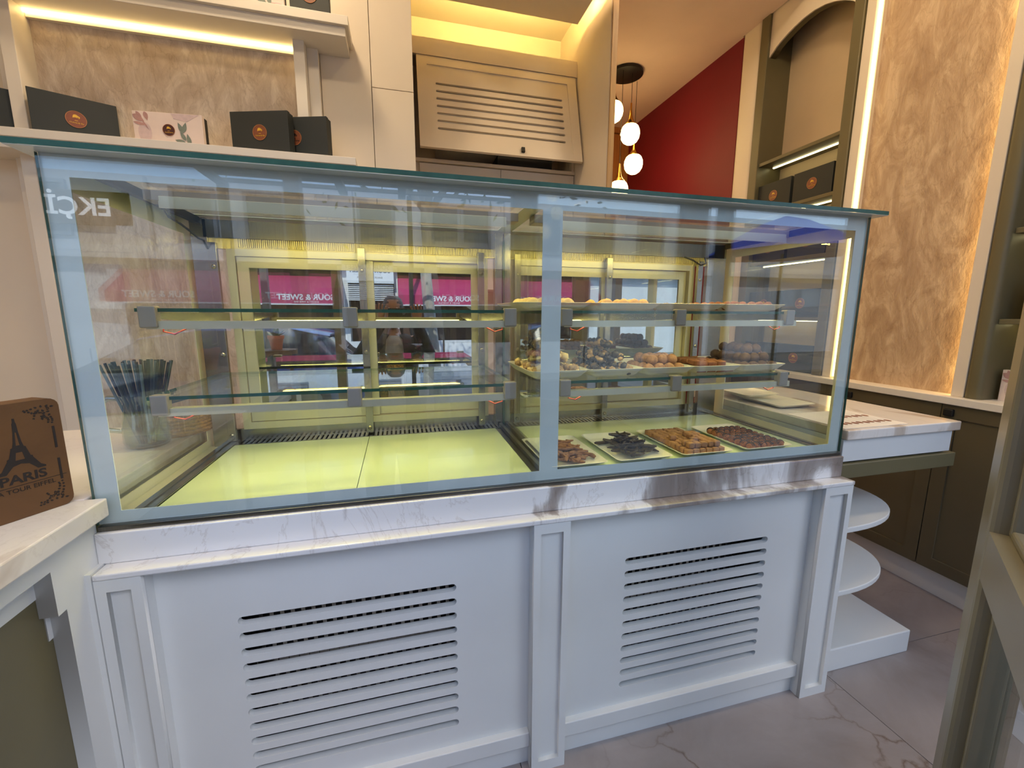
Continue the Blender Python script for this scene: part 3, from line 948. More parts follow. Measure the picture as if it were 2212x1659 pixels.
# return-air grille: one bar per gap, all along the back
gr = MB()
gr.box(0.10, 1.965, 0.500, 0.505, 0.888, 0.9005).box(0.10, 1.965, 0.558, 0.564, 0.888, 0.9005)
for k in range(118):
    x = 0.102 + 0.0158 * k
    gr.box(x, x + 0.0092, 0.505, 0.558, 0.896, 0.900)
tag(obj('air_grille', gr, 'steel', dc), kind='stuff')
obj('grille_trough', MB().box(0.10, 1.965, 0.500, 0.564, 0.880, 0.886), 'black', dc)
obj('rear_sill_panel', MB().box(0.06, 2.01, 0.564, 0.58, 0.885, 0.938), 'steel', dc)
obj('rear_head_panel', MB().box(0.06, 2.01, 0.545, 0.58, 1.572, 1.626), 'steeldark', dc)
cm = MB()  # ribs shape the reflection of LED dots in plain brushed steel
for k in range(300):
    x = 0.15 + k * 0.00605
    cm.box(x, x + 0.0036, 0.553, 0.558, 1.545, 1.572)
cm.box(0.06, 2.01, 0.558, 0.58, 1.54, 1.572)
tag(obj('led_glint_ribs', cm, 'led_glint', dc), kind='stuff')
for a, b_ in ((0.115, 0.975), (1.045, 1.875)):
    mid = (a + b_) / 2
    dfm = plate('door_surround', [rect(a, b_, 0.938, 1.54), rect(a + 0.024, b_ - 0.024, 0.962, 1.518)], 0.03, 'alu', dc, FRONT, (0, 0.556, 0))
    for x0, x1, yy in ((a + 0.026, mid + 0.02, 0.561), (mid - 0.02, b_ - 0.026, 0.575)):
        sd = plate('sliding_door', [rect(x0, x1, 0.964, 1.516), rect(x0 + 0.034, x1 - 0.034, 1.0, 1.482)], 0.012, 'alu', dc, FRONT, (0, yy, 0))
        obj('mirrored_pane', MB().box(x0 + 0.033, x1 - 0.033, yy + 0.004, yy + 0.008, 0.999, 1.483), 'mirror', sd)
for xx in (0.085, 0.530, 0.945, 1.085, 1.465, 1.885):
    up = obj('shelf_upright', MB().box(xx - 0.012, xx + 0.012, 0.530, 0.546, 0.905, 1.555), 'steel', dc, bevel=0.001)
    for zz in (0.925, 1.20, 1.48):
        obj('screw', MB().lathe([(0.0068, 0), (0.0068, 0.002), (0.004, 0.0042), (0.0, 0.0046)], (0, 0, 0), 12), 'steel', up, local=True)
        s_ = up.children[-1]
        s_.data.transform(Matrix.Rotation(R(90), 4, 'X'))
        s_.data.transform(Matrix.Translation(Vector((xx, 0.530, zz)) - origin(up)))
for x0, x1 in ((0.024, 0.07), (1.93, 2.02)):
    obj('corner_post', MB().box(x0, x1, 0.545, 0.565, 0.885, 1.63), 'steel', dc, bevel=0.001)
obj('corner_post', MB().box(1.0, 1.030, 0.54, 0.575, 0.885, 1.63), 'steel', dc, bevel=0.001)
obj('corner_post', MB().box(1.034, 1.06, 0.54, 0.575, 0.885, 1.63), 'steel', dc, bevel=0.001)
# top beams and light bars
for a, b_ in ((0.055, 1.005), (1.055, 2.015)):
    obj('cross_beam', MB().box(a, b_, 0.235, 0.285, 1.608, 1.632), 'plastic_grey', dc, bevel=0.001)
    lb = obj('light_bar', MB().box(a + 0.045, b_ - 0.045, 0.205, 0.233, 1.592, 1.612), 'alu', dc, bevel=0.001)
    obj('front_lip', MB().box(a + 0.045, b_ - 0.045, 0.203, 0.206, 1.584, 1.600), 'alu', lb)
    obj('lit_tube', MB().box(a + 0.05, b_ - 0.05, 0.214, 0.230, 1.5895, 1.592), 'led_case_top', lb)
for xx, s in ((0.045, 1), (2.02, -1)):
    obj('side_beam', MB().box(xx - 0.008, xx + 0.008, 0.04, 0.55, 1.612, 1.632), 'black', dc)
cab_ = MB().tube([(0.098, 0.22, 1.597), (0.094, 0.26, 1.575), (0.088, 0.33, 1.572), (0.082, 0.40, 1.565), (0.078, 0.46, 1.555), (0.076, 0.50, 1.556), (0.074, 0.53, 1.535)], 0.0032, 6)
obj('cable', cab_, 'black', dc, smooth=60)
cab_ = MB().tube([(1.90, 0.53, 1.57), (1.885, 0.50, 1.545), (1.86, 0.50, 1.535), (1.83, 0.51, 1.555), (1.80, 0.53, 1.57)], 0.0032, 6)
obj('cable', cab_, 'black', dc, smooth=60)


# shelves (things: they lift out)
def glass_shelf(label, x0, x1, z, arms, y0=0.075):
    t = thing('glass_shelf', label, 'shelf', ((x0 + x1) / 2, 0.3, z), group=None)
    pane('shelf_pane', x0, x1, y0, 0.50, z - 0.008, z, ('y0', 'x0', 'x1', 'y1'), t)
    obj('light_bar', MB().box(x0 + 0.02, x1 + 0.0, y0 - 0.004, y0 + 0.02, z - 0.040, z - 0.028).box(x0 + 0.02, x1 + 0.0, y0 - 0.004, y0 - 0.0005, z - 0.046, z - 0.040), 'alu', t)
    obj('lit_strip', MB().box(x0 + 0.04, x1 - 0.02, y0 + 0.003, y0 + 0.015, z - 0.0425, z - 0.0402), 'led_case', t)
    for k, xa in enumerate(arms):
        a_ = obj('shelf_arm', MB().prism([(0.53, z - 0.0085), (y0 + 0.01, z - 0.0085), (y0 + 0.01, z - 0.022), (0.53, z - 0.05)], 'x', xa - 0.004, xa + 0.004), 'steel', t)
        obj('end_clip', MB().box(xa - 0.017, xa + 0.017, y0 - 0.012, y0 + 0.012, z - 0.043, z + 0.005), 'plastic_grey', a_, bevel=0.003)
        if k != 1:
            s = 1 if k == 0 else -1
            obj('wire', MB().tube([(xa + s * 0.022, y0 + 0.01, z - 0.034), (xa + s * 0.018, y0 + 0.01, z - 0.052), (xa + s * 0.04, y0 + 0.01, z - 0.058), (xa + s * 0.065, y0 + 0.01, z - 0.045)], 0.0017, 6), 'red', a_)
    return t


glass_shelf('lower empty glass shelf in the left bay of the case', 0.085, 0.952, 1.145, (0.112, 0.532, 0.938))
glass_shelf('upper empty glass shelf in the left bay of the case', 0.085, 0.952, 1.345, (0.112, 0.532, 0.938))
glass_shelf('lower glass shelf with chocolate trays in the right bay', 1.075, 1.905, 1.145, (1.10, 1.466, 1.872))
glass_shelf('upper glass shelf with chocolate trays in the right bay', 1.075, 1.905, 1.345, (1.10, 1.466, 1.872))

# ================================================================== TRAYS AND CHOCOLATES
def tray_mesh(name, w, d, h):
    """melamine tray with flared, rounded sides; origin at the middle of its foot"""
    def lp(ww, dd, r, z):
        return [(x, y, z) for x, y in rrect(-ww / 2, ww / 2, -dd / 2, dd / 2, r, 4)]
    t = 0.003
    ls = [lp(w * 0.66, d * 0.78, 0.012, 0), lp(w * 0.82, d * 0.88, 0.016, h * 0.3), lp(w * 0.94, d * 0.96, 0.016, h * 0.72), lp(w, d, 0.014, h),
          lp(w - 0.003, d - 0.003, 0.014, h + 0.0008), lp(w - 0.012, d - 0.012, 0.013, h * 0.86), lp(w * 0.84, d * 0.9, 0.014, h * 0.36), lp(w * 0.76, d * 0.84, 0.012, t)]
    mb = MB().loft(ls)
    return mb.mesh(name, [M['tray']], 50)


TRAY_LOW = tray_mesh('tray_low', 0.186, 0.282, 0.016)
TRAY_HIGH = tray_mesh('tray_high', 0.182, 0.285, 0.027)
TRAY_TOP = tray_mesh('tray_top', 0.226, 0.285, 0.022)


def tray(me, label, x, y, z, group):
    o = link('serving_tray', me, None, (x, y, z))
    return tag(o, label, 'tray', group)


def lumpy(name, r, mats, seed, amp=0.10, flat=0.8, sub=2, crease=0):
    bm = bmesh.new()
    bmesh.ops.create_icosphere(bm, subdivisions=sub, radius=r)
    rnd = random.Random(seed)
    dirs = [Vector((rnd.gauss(0, 1), rnd.gauss(0, 1), rnd.gauss(0, 1))).normalized() for _ in range(9)]
    for v in bm.verts:
        n = v.co.normalized()
        k = 1 + amp * sum(math.sin(3.1 * n.dot(d) + i) for i, d in enumerate(dirs)) / 4 + rnd.uniform(-amp, amp) * 0.25
        v.co = n * r * k
        if v.co.z < -r * flat:
            v.co.z = -r * flat
        v.co.z += r * flat
    me = bpy.data.meshes.new(name)
    bm.to_mesh(me)
    bm.free()
    for m in mats:
        me.materials.append(m)
    me.shade_smooth()
    return me


def cluster_mesh(name, mats, seed, r=0.03):
    rnd = random.Random(seed)
    bm = bmesh.new()
    for k in range(13):
        a, t = rnd.uniform(0, 6.28), rnd.uniform(0, 1)
        p = Vector((math.cos(a) * r * 0.72 * (1 - t * .4), math.sin(a) * r * 0.72 * (1 - t * .4), r * (0.25 + 0.75 * t)))
        res = bmesh.ops.create_icosphere(bm, subdivisions=1, radius=rnd.uniform(0.009, 0.0145) * r / 0.03, matrix=Matrix.Translation(p) @ Matrix.Diagonal((1, rnd.uniform(.7, 1.2), rnd.uniform(.7, 1.1), 1)))
        mi = 0 if k % 3 else 1
        for f in {f for v in res['verts'] for f in v.link_faces}:
            f.material_index = mi
    me = bpy.data.meshes.new(name)
    bm.to_mesh(me)
    bm.free()
    for m in mats:
        me.materials.append(m)
    me.shade_smooth()
    return me


def stick_mesh(name, m, seed, ln, w):
    rnd = random.Random(seed)
    n = 6
    bend, tw = rnd.uniform(-.9, .9), rnd.uniform(-.35, .35)
    pts = []
    for k in range(n + 1):
        t = k / n - 0.5
        pts.append((t * ln, bend * ln * (0.25 - t * t) + rnd.uniform(-.002, .002), w * 0.5 + tw * ln * (t * t) * 0.9 + rnd.uniform(-.0012, .0012)))
    rad = [w * 0.5 * f for f in (0.55, 0.95, 1.05, 0.9, 1.05, 0.95, 0.5)]
    return MB().tube(pts, rad, 7, 0, True, 0.72).mesh(name, [m], 60)


def cube_mesh(name, m, seed, a):
    rnd = random.Random(seed)
    bm = bmesh.new()
    bmesh.ops.create_cube(bm, size=1.0)
    bmesh.ops.scale(bm, verts=bm.verts, vec=a)
    bmesh.ops.bevel(bm, geom=bm.edges[:], offset=a[2] * 0.22, segments=2, affect='EDGES', profile=0.6)
    for v in bm.verts:
        v.co += Vector((rnd.uniform(-1, 1), rnd.uniform(-1, 1), rnd.uniform(-1, 1))) * a[0] * 0.03
        v.co.z += a[2] / 2
    me = bpy.data.meshes.new(name)
    bm.to_mesh(me)
    bm.free()
    me.materials.append(m)
    me.shade_smooth()
    return me


def drizzle_ball(name, ms, seed, r):
    me = lumpy(name, r, ms, seed, 0.05, 0.75)
    bm = bmesh.new()
    bm.from_mesh(me)
    base = MB()
    for k in range(4):
        a = R(20 + 45 * k) + seed
        pts = []
        for j in range(7):
            t = R(-70 + 140 * j / 6)
            off = (k - 1.5) * r * 0.34
            rr = math.sqrt(max(0.0, (r * 1.05) ** 2 - off * off))
            x, z = math.sin(t) * rr, math.cos(t) * rr
            pts.append((x * math.cos(seed) - off * math.sin(seed), x * math.sin(seed) + off * math.cos(seed), z + r * 0.75))
        base.tube(pts, r * 0.075, 5, 1)
    m2 = base.mesh('drz', [M['red'], M['red']], None)
    bm.from_mesh(m2)
    bm.to_mesh(me)
    bm.free()
    me.shade_smooth()
    return me


CH = {
    'brown': cocoa('milk_chocolate_cocoa', (150, 92, 52)), 'tan': cocoa('tan_cocoa', (170, 124, 90)), 'dark': cocoa('dark_cocoa', (98, 70, 52)),
    'black': cocoa('dark_chocolate', (52, 38, 28), 0.3, 120, 0.4, 0.4), 'cream': cocoa('white_chocolate', (232, 204, 140), 0.08), 'gold': cocoa('caramel_white_chocolate', (214, 164, 88), 0.12),
    'nut': cocoa('pale_nut_chocolate', (176, 142, 96), 0.3), 'redb': cocoa('reddish_cocoa', (132, 74, 46)), 'stick': cocoa('milk_chocolate_stick', (146, 100, 62), 0.18), 'cube': cocoa('cocoa_dusted_cube', (164, 118, 80), 0.15),
    'brickc': cocoa('square_praline', (148, 92, 54), 0.12),
}


def scatter(name, meshes, spots, label, cat, group):
    for k, (p, rot) in enumerate(spots):
        o = link(name, meshes[k % len(meshes)], None, p, rot)
        tag(o, label, cat, group)


rnd = random.Random(11)
zf = 0.900
Y0 = 0.148
LX = [1.125, 1.341, 1.558, 1.788]
labs = ('white tray of milk chocolate sticks on the case floor, beside the middle border', 'white tray of dark chocolate sticks on the case floor',
        'white tray packed with cocoa dusted cubes on the case floor', 'white tray of drizzled pralines on the case floor, by the right end')
for x, lab in zip(LX, labs):
    tray(TRAY_LOW, lab, x, Y0, zf, 'trays on the floor of the right bay')


def heap_sticks(cx, meshes, n, label, group, yspan=(0.018, 0.215), zb=zf + 0.004):
    sp = []
    for k in range(n):
        lay = k / n
        x = cx + rnd.gauss(0, 0.030) * (1 - 0.35 * lay)
        y = rnd.uniform(yspan[0] + 0.028, yspan[1] - 0.02)
        y = y * (1 - lay * 0.25) + 0.105 * lay * 0.25
        x = max(cx - 0.055, min(cx + 0.055, x))
        z = zb + 0.0005 + lay * 0.034 * (1 - min(1, abs(x - cx) / 0.085))
        sp.append(((x, y, z), (rnd.uniform(-.12, .12) * lay, rnd.uniform(-.16, .16) * lay, rnd.uniform(0, 6.28))))
    scatter('chocolate_stick', meshes, sp, label, 'chocolate', group)


heap_sticks(LX[0], [stick_mesh('milk_stick', CH['stick'], s, 0.07, 0.0115) for s in range(6)], 60, 'milk chocolate stick heaped on the floor tray beside the middle border', 'milk chocolate sticks on the floor tray')
heap_sticks(LX[1], [stick_mesh('dark_stick', CH['black'], s + 20, 0.07, 0.0120) for s in range(6)], 62, 'dark chocolate stick heaped on the second floor tray', 'dark chocolate sticks on the floor tray')
cubes = [cube_mesh('cocoa_cube', CH['cube'], s, (0.0208, 0.0205, 0.0178)) for s in range(4)]
sp = []
for j in range(11):
    for i in range(6):
        sp.append(((LX[2] - 0.0575 + 0.023 * i + rnd.uniform(-.001, .001), 0.032 + 0.0222 * j + rnd.uniform(-.001, .001), zf + 0.0055 + rnd.uniform(0, .0016)), (rnd.uniform(-.06, .06), rnd.uniform(-.06, .06), rnd.uniform(-.16, .16))))
for j in range(6):
    for i in range(5):
        if (i + j) % 4 != 3 or i > 2:
            if j < 2 or i > 2 or rnd.random() < 0.25:
                sp.append(((LX[2] - 0.046 + 0.0232 * i, 0.042 + 0.0225 * j, zf + 0.0236), (rnd.uniform(-.08, .08), rnd.uniform(-.08, .08), rnd.uniform(-.3, .3))))
scatter('chocolate_cube', cubes, sp, 'cocoa dusted chocolate cube packed on the third floor tray', 'chocolate', 'cocoa cubes on the floor tray')
balls = [drizzle_ball('drizzled_praline', [CH['brown'], CH['black']], s, 0.0132) for s in range(4)]
sp = []
for j in range(8):
    for i in range(6):
        sp.append(((LX[3] - 0.059 + 0.0236 * i + rnd.uniform(-.001, .001), 0.03 + 0.0262 * j + rnd.uniform(-.001, .001), zf + 0.0055), (0, 0, rnd.uniform(0, 6))))
scatter('drizzled_praline', balls, sp, 'round drizzled praline standing in rows on the rightmost floor tray', 'chocolate', 'drizzled pralines on the floor tray')

# lower shelf
zs = 1.1455
SX = [1.17, 1.33, 1.47, 1.645, 1.82]
SX = [1.095, 1.28, 1.462, 1.640, 1.818]
labs = ('white tray of pale chocolate clusters on the lower shelf, beside the middle border', 'white tray of dark nut clusters on the lower shelf', 'white tray of tan truffles on the lower shelf',
        'white tray of square pralines on the lower shelf', 'white tray of dark truffles on the lower shelf, rightmost')
for k, (x, lab) in enumerate(zip(SX, labs)):
    tray(TRAY_HIGH, lab, x, 0.232, zs + (0.0 if k != 1 else 0.0), 'trays on the lower shelf of the right bay')


def pyramid(name, meshes, cx, cy, z, dx, dy, nx, ny, dz, layers, label, group, jit=0.002, rots=True):
    sp = []
    for L in range(layers):
        for j in range(max(1, ny - L)):
            for i in range(max(1, nx - L)):
                x = cx + (i - (nx - L - 1) / 2) * dx + rnd.uniform(-jit, jit)
                y = cy + (j - (ny - L - 1) / 2) * dy + rnd.uniform(-jit, jit)
                sp.append(((x, y, z + dz * L), (rnd.uniform(-.2, .2) if L else 0, 0, rnd.uniform(0, 6.28) if rots else rnd.uniform(-.1, .1))))
    scatter(name, meshes, sp, label, 'chocolate', group)


zt = zs + 0.0040
cl_p = [cluster_mesh('pale_cluster', [CH['nut'], CH['cream']], s, 0.029) for s in range(4)]
cl_d = [cluster_mesh('dark_cluster', [CH['black'], CH['nut']], s + 9, 0.028) for s in range(5)]
pyramid('chocolate_cluster', cl_p, SX[0], 0.225, zt, 0.047, 0.048, 3, 5, 0.037, 3, 'pale lumpy chocolate cluster piled on the lower shelf beside the middle border', 'pale clusters on the lower shelf', 0.005)
pyramid('chocolate_cluster', cl_d, SX[1], 0.225, zt, 0.047, 0.046, 3, 5, 0.038, 3, 'dark lumpy nut cluster piled on the second tray of the lower shelf', 'dark clusters on the lower shelf', 0.005)
tt = [lumpy('tan_truffle', 0.0185, [CH['tan']], s, 0.06) for s in range(4)]
pyramid('chocolate_truffle', tt, SX[2], 0.185, zt, 0.036, 0.036, 4, 4, 0.027, 2, 'tan cocoa dusted truffle piled on the third tray of the lower shelf', 'tan truffles on the lower shelf')
sq = [cube_mesh('square_praline', CH['brickc'], s, (0.032, 0.030, 0.017)) for s in range(3)]
pyramid('square_praline', sq, SX[3], 0.205, zt, 0.0345, 0.034, 4, 6, 0.0182, 2, 'square brown praline stacked on the fourth tray of the lower shelf', 'square pralines on the lower shelf', 0.001, False)
td = [lumpy('dark_truffle', 0.0180, [CH['dark']], s + 4, 0.07) for s in range(4)]
pyramid('chocolate_truffle', td, SX[4], 0.21, zt, 0.0355, 0.0355, 4, 6, 0.0275, 3, 'dark cocoa truffle piled three high on the rightmost lower shelf tray', 'dark truffles on the lower shelf')

# upper shelf
zu = 1.3455
UX = [1.088, 1.318, 1.545, 1.775]
UX = [1.082, 1.314, 1.546, 1.778]
labs = ('white tray of pale yellow chocolates on the upper shelf', 'white tray of caramel coloured chocolates on the upper shelf', 'white tray of brown nut pieces on the upper shelf',
        'white tray of reddish truffles on the upper shelf, rightmost')
for x, lab in zip(UX, labs):
    tray(TRAY_TOP, lab, x, 0.240, zu, 'trays on the upper shelf of the right bay')
cr = [lumpy('white_chocolate_ball', 0.019, [CH['cream']], s, 0.07) for s in range(3)]
pyramid('white_chocolate', cr, UX[0], 0.23, zu + 0.004, 0.037, 0.04, 4, 5, 0.02, 1, 'pale yellow chocolate ball on the upper shelf beside the middle border', 'pale chocolates on the upper shelf')
go = [lumpy('caramel_chocolate_ball', 0.019, [CH['gold']], s + 3, 0.08) for s in range(3)]
sp = [((UX[1] + dx, 0.15 + dy, zu + 0.004), (0, 0, rnd.uniform(0, 6))) for dx, dy in ((-.052, 0), (.006, .004), (.042, .0), (.078, .01), (-.03, .06), (.02, .07), (.06, .06), (-.05, .12), (.0, .13), (.05, .12))]
scatter('caramel_chocolate', go, sp, 'caramel coloured chocolate ball on the second tray of the upper shelf', 'chocolate', 'caramel chocolates on the upper shelf')
nb = [cluster_mesh('nut_piece', [CH['redb'], CH['nut']], s + 30, 0.0165) for s in range(4)]
pyramid('nut_chocolate', nb, UX[2], 0.22, zu + 0.004, 0.0335, 0.036, 6, 5, 0.02, 1, 'brown nut chocolate piece on the third tray of the upper shelf', 'nut chocolates on the upper shelf', 0.003)
rb = [lumpy('reddish_truffle', 0.0165, [CH['redb']], s + 8, 0.12) for s in range(4)]
pyramid('chocolate_truffle', rb, UX[3], 0.22, zu + 0.004, 0.033, 0.035, 6, 5, 0.02, 1, 'reddish cocoa truffle on the rightmost tray of the upper shelf', 'reddish truffles on the upper shelf')

# ================================================================== LEFT COUNTER
lc = thing('side_counter', 'white side counter with marble top and stepped olive front at the left edge', 'counter', (-0.3, -0.1, 0))
obj('worktop', MB().box(-0.62, 0.030, -0.86, -0.006, 0.905, 0.945).box(-0.62, -0.010, -0.006, 0.66, 0.905, 0.945), 'marble2', lc, bevel=0.003)
obj('carcass', MB().box(-0.60, -0.032, -0.84, 0.64, 0.0, 0.905), 'white', lc)
yo = [(-0.72, 0.0), (-0.112, 0.0), (-0.112, 0.764), (-0.133, 0.764), (-0.133, 0.856), (-0.70, 0.856), (-0.70, 0.764), (-0.72, 0.764)]
yi = [(-0.72, 0.03), (-0.100, 0.03), (-0.100, 0.708), (-0.123, 0.708), (-0.123, 0.805), (-0.71, 0.805), (-0.71, 0.708), (-0.72, 0.708)]
plate('front_frame', [[(-0.83, 0.0), (-0.003, 0.0), (-0.003, 0.905), (-0.83, 0.905)], [(a, max(b_, 0.06)) for a, b_ in yo]], 0.030, 'white', lc, RIGHTW, (0.0, 0, 0))
plate('inner_frame', [[(-0.83, 0.0), (-0.05, 0.0), (-0.05, 0.90), (-0.83, 0.90)], [(a, max(b_, 0.06)) for a, b_ in yi]], 0.012, 'white', lc, RIGHTW, (-0.0285, 0, 0))
obj('corner_board', MB().box(-0.02, 0.010, -0.058, -0.0035, 0.0, 0.80), 'white', lc)
obj('olive_panel', MB().box(-0.0405, -0.032, -0.80, -0.06, 0.05, 0.88).box(-0.06, -0.0305, -0.80, -0.06, 0.05, 0.88), 'olive', lc)

# wooden souvenir box with the printed tower
pb = thing('wooden_box', 'brown wooden box printed with a tower and the word PARIS', 'box', (-0.0215, -0.018, 0.9455), math.atan2(0.085, 0.061) + math.pi)
pb.rotation_euler = (0, 0, math.atan2(-0.102, -0.061))
ang = math.atan2(0.102, 0.061)
pb.location = (-0.022, -0.012, 0.9455)
pb.rotation_euler = (0, 0, ang)
# local: x runs -L..0 along the face, face at y=0 (normal -y), body behind
Lb, Hb, Db = 0.235, 0.222, 0.045
body = [(x, z) for x, z in rrect(-Lb, 0, 0, Hb, 0.016, 4)]
plate('box_body', [body], Db, 'woodold', pb, FRONT, (0, 0, 0), local=True)
def pp(n, lps, k=0):
    return plate(n, lps, 0.0006, 'ink', pb, FRONT, (0, -0.0006 - 0.0002 * k, 0), local=True)
def mirror_pts(p, cx):
    return [(2 * cx - x, z) for x, z in p][::-1]
cx = -0.068
legs = [(.0, .186), (.0018, .186), (.0022, .176), (.0034, .172), (.0044, .150), (.0068, .125), (.0092, .112), (.0125, .110), (.0125, .107), (.0175, .085), (.021, .083), (.021, .079), (.032, .056), (.040, .050), (.040, .046), (.026, .046)]
arch = [(.019, .056), (.013, .064), (.0, .068)]
TZ = lambda x, z: (cx + x * 0.85, 0.090 + (z - 0.046) * 0.74)
pp('tower_print', [[TZ(x, z) for x, z in legs + arch] + [TZ(-x, z) for x, z in arch[::-1][1:]] + [TZ(-x, z) for x, z in legs[::-1]][:-1],
                   [TZ(*q) for q in ((-.008, .078), (.008, .078), (.0052, .098), (-.0052, .098))], [TZ(*q) for q in ((-.0032, .116), (.0032, .116), (.0012, .150), (-.0012, .150))]])
text('lettering', 'PARIS', 0.0235, 'ink', pb, FRONT, (cx, -0.0007, 0.0775), local=True, bold=0.0006, sx=1.15)
text('lettering', 'LA TOUR EIFFEL', 0.0118, 'ink', pb, FRONT, (cx, -0.0007, 0.0565), local=True, sx=1.05)
pp('rule_line', [rect(cx - 0.062, cx + 0.062, 0.0645, 0.0654)])
for sx in (-1, 1):
    for sz in (-1, 1):
        c0x = -Lb / 2 + sx * (Lb / 2 - 0.014)
        c0z = Hb / 2 + sz * (Hb / 2 - 0.014)
        sw = []
        for k in range(7):
            t = k / 6
            for q, (u, v_) in enumerate(((0.000 + 0.038 * t, 0.002), (0.004 + 0.034 * t, 0.0085 + 0.003 * math.sin(5 * t)), (0.001, 0.006 + 0.030 * t), (0.0075 + 0.003 * math.sin(5 * t), 0.012 + 0.022 * t), (0.014 + 0.010 * t, 0.015 + 0.006 * math.cos(6 * t)))):
                sw.append(leaf2d(c0x - sx * u, c0z - sz * v_, 0.0062 - 0.0026 * t, 0.0019, 47 * k + 70 * q, 4))
        tag(pp('corner_ornament', sw), kind='stuff')
        pp('border_bar', [[(c0x - sx * 0.0019, c0z - sz * 0.042), (c0x + sx * 0.0019, c0z - sz * 0.042), (c0x + sx * 0.0019, c0z - sz * 0.086), (c0x - sx * 0.0019, c0z - sz * 0.086)]], 1)

# glass jug of paper straws, wicker tray behind it
jg = thing('glass_jug', 'clear glass jug with a handle standing on the side counter', 'jug', (-0.088, 0.40, 0.9455))
prof = [(0.0, 0.0), (0.046, 0.0), (0.052, 0.004), (0.056, 0.02), (0.055, 0.06), (0.047, 0.11), (0.045, 0.135), (0.052, 0.155), (0.050, 0.156), (0.042, 0.134), (0.044, 0.11), (0.052, 0.06), (0.052, 0.018), (0.046, 0.008), (0.0, 0.007)]
obj('jug_body', MB().lathe(prof, (0, 0, 0), 28), glass('jug_glass', (0.74, 0.8, 0.77), 0.12), jg, local=True, smooth=50)
obj('handle', MB().tube([(-0.043, -0.012, 0.145), (-0.072, -0.02, 0.150), (-0.094, -0.026, 0.132), (-0.096, -0.026, 0.09), (-0.084, -0.022, 0.058), (-0.054, -0.014, 0.05)], [0.007, 0.0085, 0.0085, 0.0085, 0.008, 0.007], 12), glass('handle_glass', (0.62, 0.7, 0.67), 0.2), jg, local=True, smooth=60)
straw_m = [paint('straw_black', (24, 34, 34), 0.6, 0.2, 40), paint('straw_slate', (44, 58, 56), 0.6, 0.2, 40), paint('straw_pale_blue', (96, 112, 118), 0.6, 0.2, 40)]
straw = [MB().tube([(0, 0, 0), (0, 0, 0.245)], 0.0036, 8).mesh('straw', [m]) for m in straw_m]
for k in range(38):
    a = 2.399 * k
    rr = 0.036 * math.sqrt((k + 0.5) / 38)
    tilt = rr / 0.036 * 0.27
    o = link('paper_straw', straw[(k * 7 + k // 3) % 3], None, (-0.088 + rr * 0.55 * math.cos(a), 0.40 + rr * 0.55 * math.sin(a), 0.956), (-math.sin(a) * tilt, math.cos(a) * tilt, 0))
    tag(o, 'dark paper straw standing in the glass jug on the side counter', 'straw', 'straws in the glass jug')
wt = thing('wicker_tray', 'woven wicker tray on the side counter behind the jug', 'tray', (-0.085, 0.56, 0.9455), R(10))
obj('tray_base', MB().lathe([(0.0, 0.0), (0.10, 0.0), (0.104, 0.004), (0.10, 0.008), (0.0, 0.008)], (0, 0, 0), 32), paint('wicker', (168, 124, 62), 0.7, 0.3, 90, bmp=0.8), wt, local=True)
for k in range(5):
    obj('woven_rim', MB().tube([(0.101 * math.cos(R(10 * i)), 0.101 * math.sin(R(10 * i)), 0.012 + 0.011 * k + 0.002 * math.sin(i * 3.1 + k * 1.6)) for i in range(37)], 0.0062, 7), paint('wicker_rim_%d' % k, (176, 130, 64), 0.7, 0.35, 120, bmp=0.8), wt, local=True, smooth=60)

# ================================================================== RIGHT COUNTER
rc = thing('service_counter', 'white service counter with veined marble top to the right of the case', 'counter', (2.36, 0.3, 0))
obj('worktop', MB().box(2.098, 2.642, 0.0, 0.80, 0.9155, 0.95), 'marble2', rc, bevel=0.004)
obj('apron', MB().box(2.098, 2.622, 0.012, 0.78, 0.835, 0.915), 'white', rc, bevel=0.002)
obj('lower_apron', MB().box(2.086, 2.646, 0.004, 0.78, 0.776, 0.829), 'olive', rc, bevel=0.003)
obj('support', MB().box(2.10, 2.30, 0.56, 0.78, 0.0, 0.776), 'white', rc)
sh = thing('corner_shelves', 'white end shelves, two half elliptical over a square plinth, beside the counter base', 'shelf', (2.08, 0.15, 0))
for z in (0.618, 0.378):
    obj('elliptical_shelf', MB().prism([(2.077 + 0.415 * math.cos(R(a)) ** 0.77, 0.25 + math.copysign(0.288 * abs(math.sin(R(a))) ** 0.77, a)) for a in [-90 + 6 * q for q in range(30)] + [89.99]], 'z', z - 0.02, z), 'white', sh, bevel=0.003)
obj('plinth', MB().box(2.077, 2.575, 0.006, 0.38, 0.0, 0.095), 'white', sh, bevel=0.004)
pl = thing('menu_sheet', 'printed menu sheet lying on the marble service counter', 'paper', (2.26, 0.15, 0.951))
obj('sheet', MB().box(2.105, 2.40, 0.018, 0.245, 0.9508, 0.9518), 'paper', pl)
for k, (n_, y) in enumerate(((9, 0.07), (7, 0.15))):
    for j in range(n_):
        x = 2.375 - 0.026 * j
        plate('printed_picture', [ell(x, y + 0.004 * (j % 2), 0.0095, 0.013, 10)], 0.0004, 'redb' if False else CH['redb'], pl, UP, (0, 0, 0.9523))
wtr = [((2.235, 0.45, 0.951), 'empty white tray lying on the service counter, lower of two'), ((2.205, 0.60, 0.9685), 'empty white tray resting on another at the back of the service counter')]
for (p, lab) in wtr:
    tray(TRAY_LOW, lab, p[0], p[1], p[2], 'empty trays on the service counter')

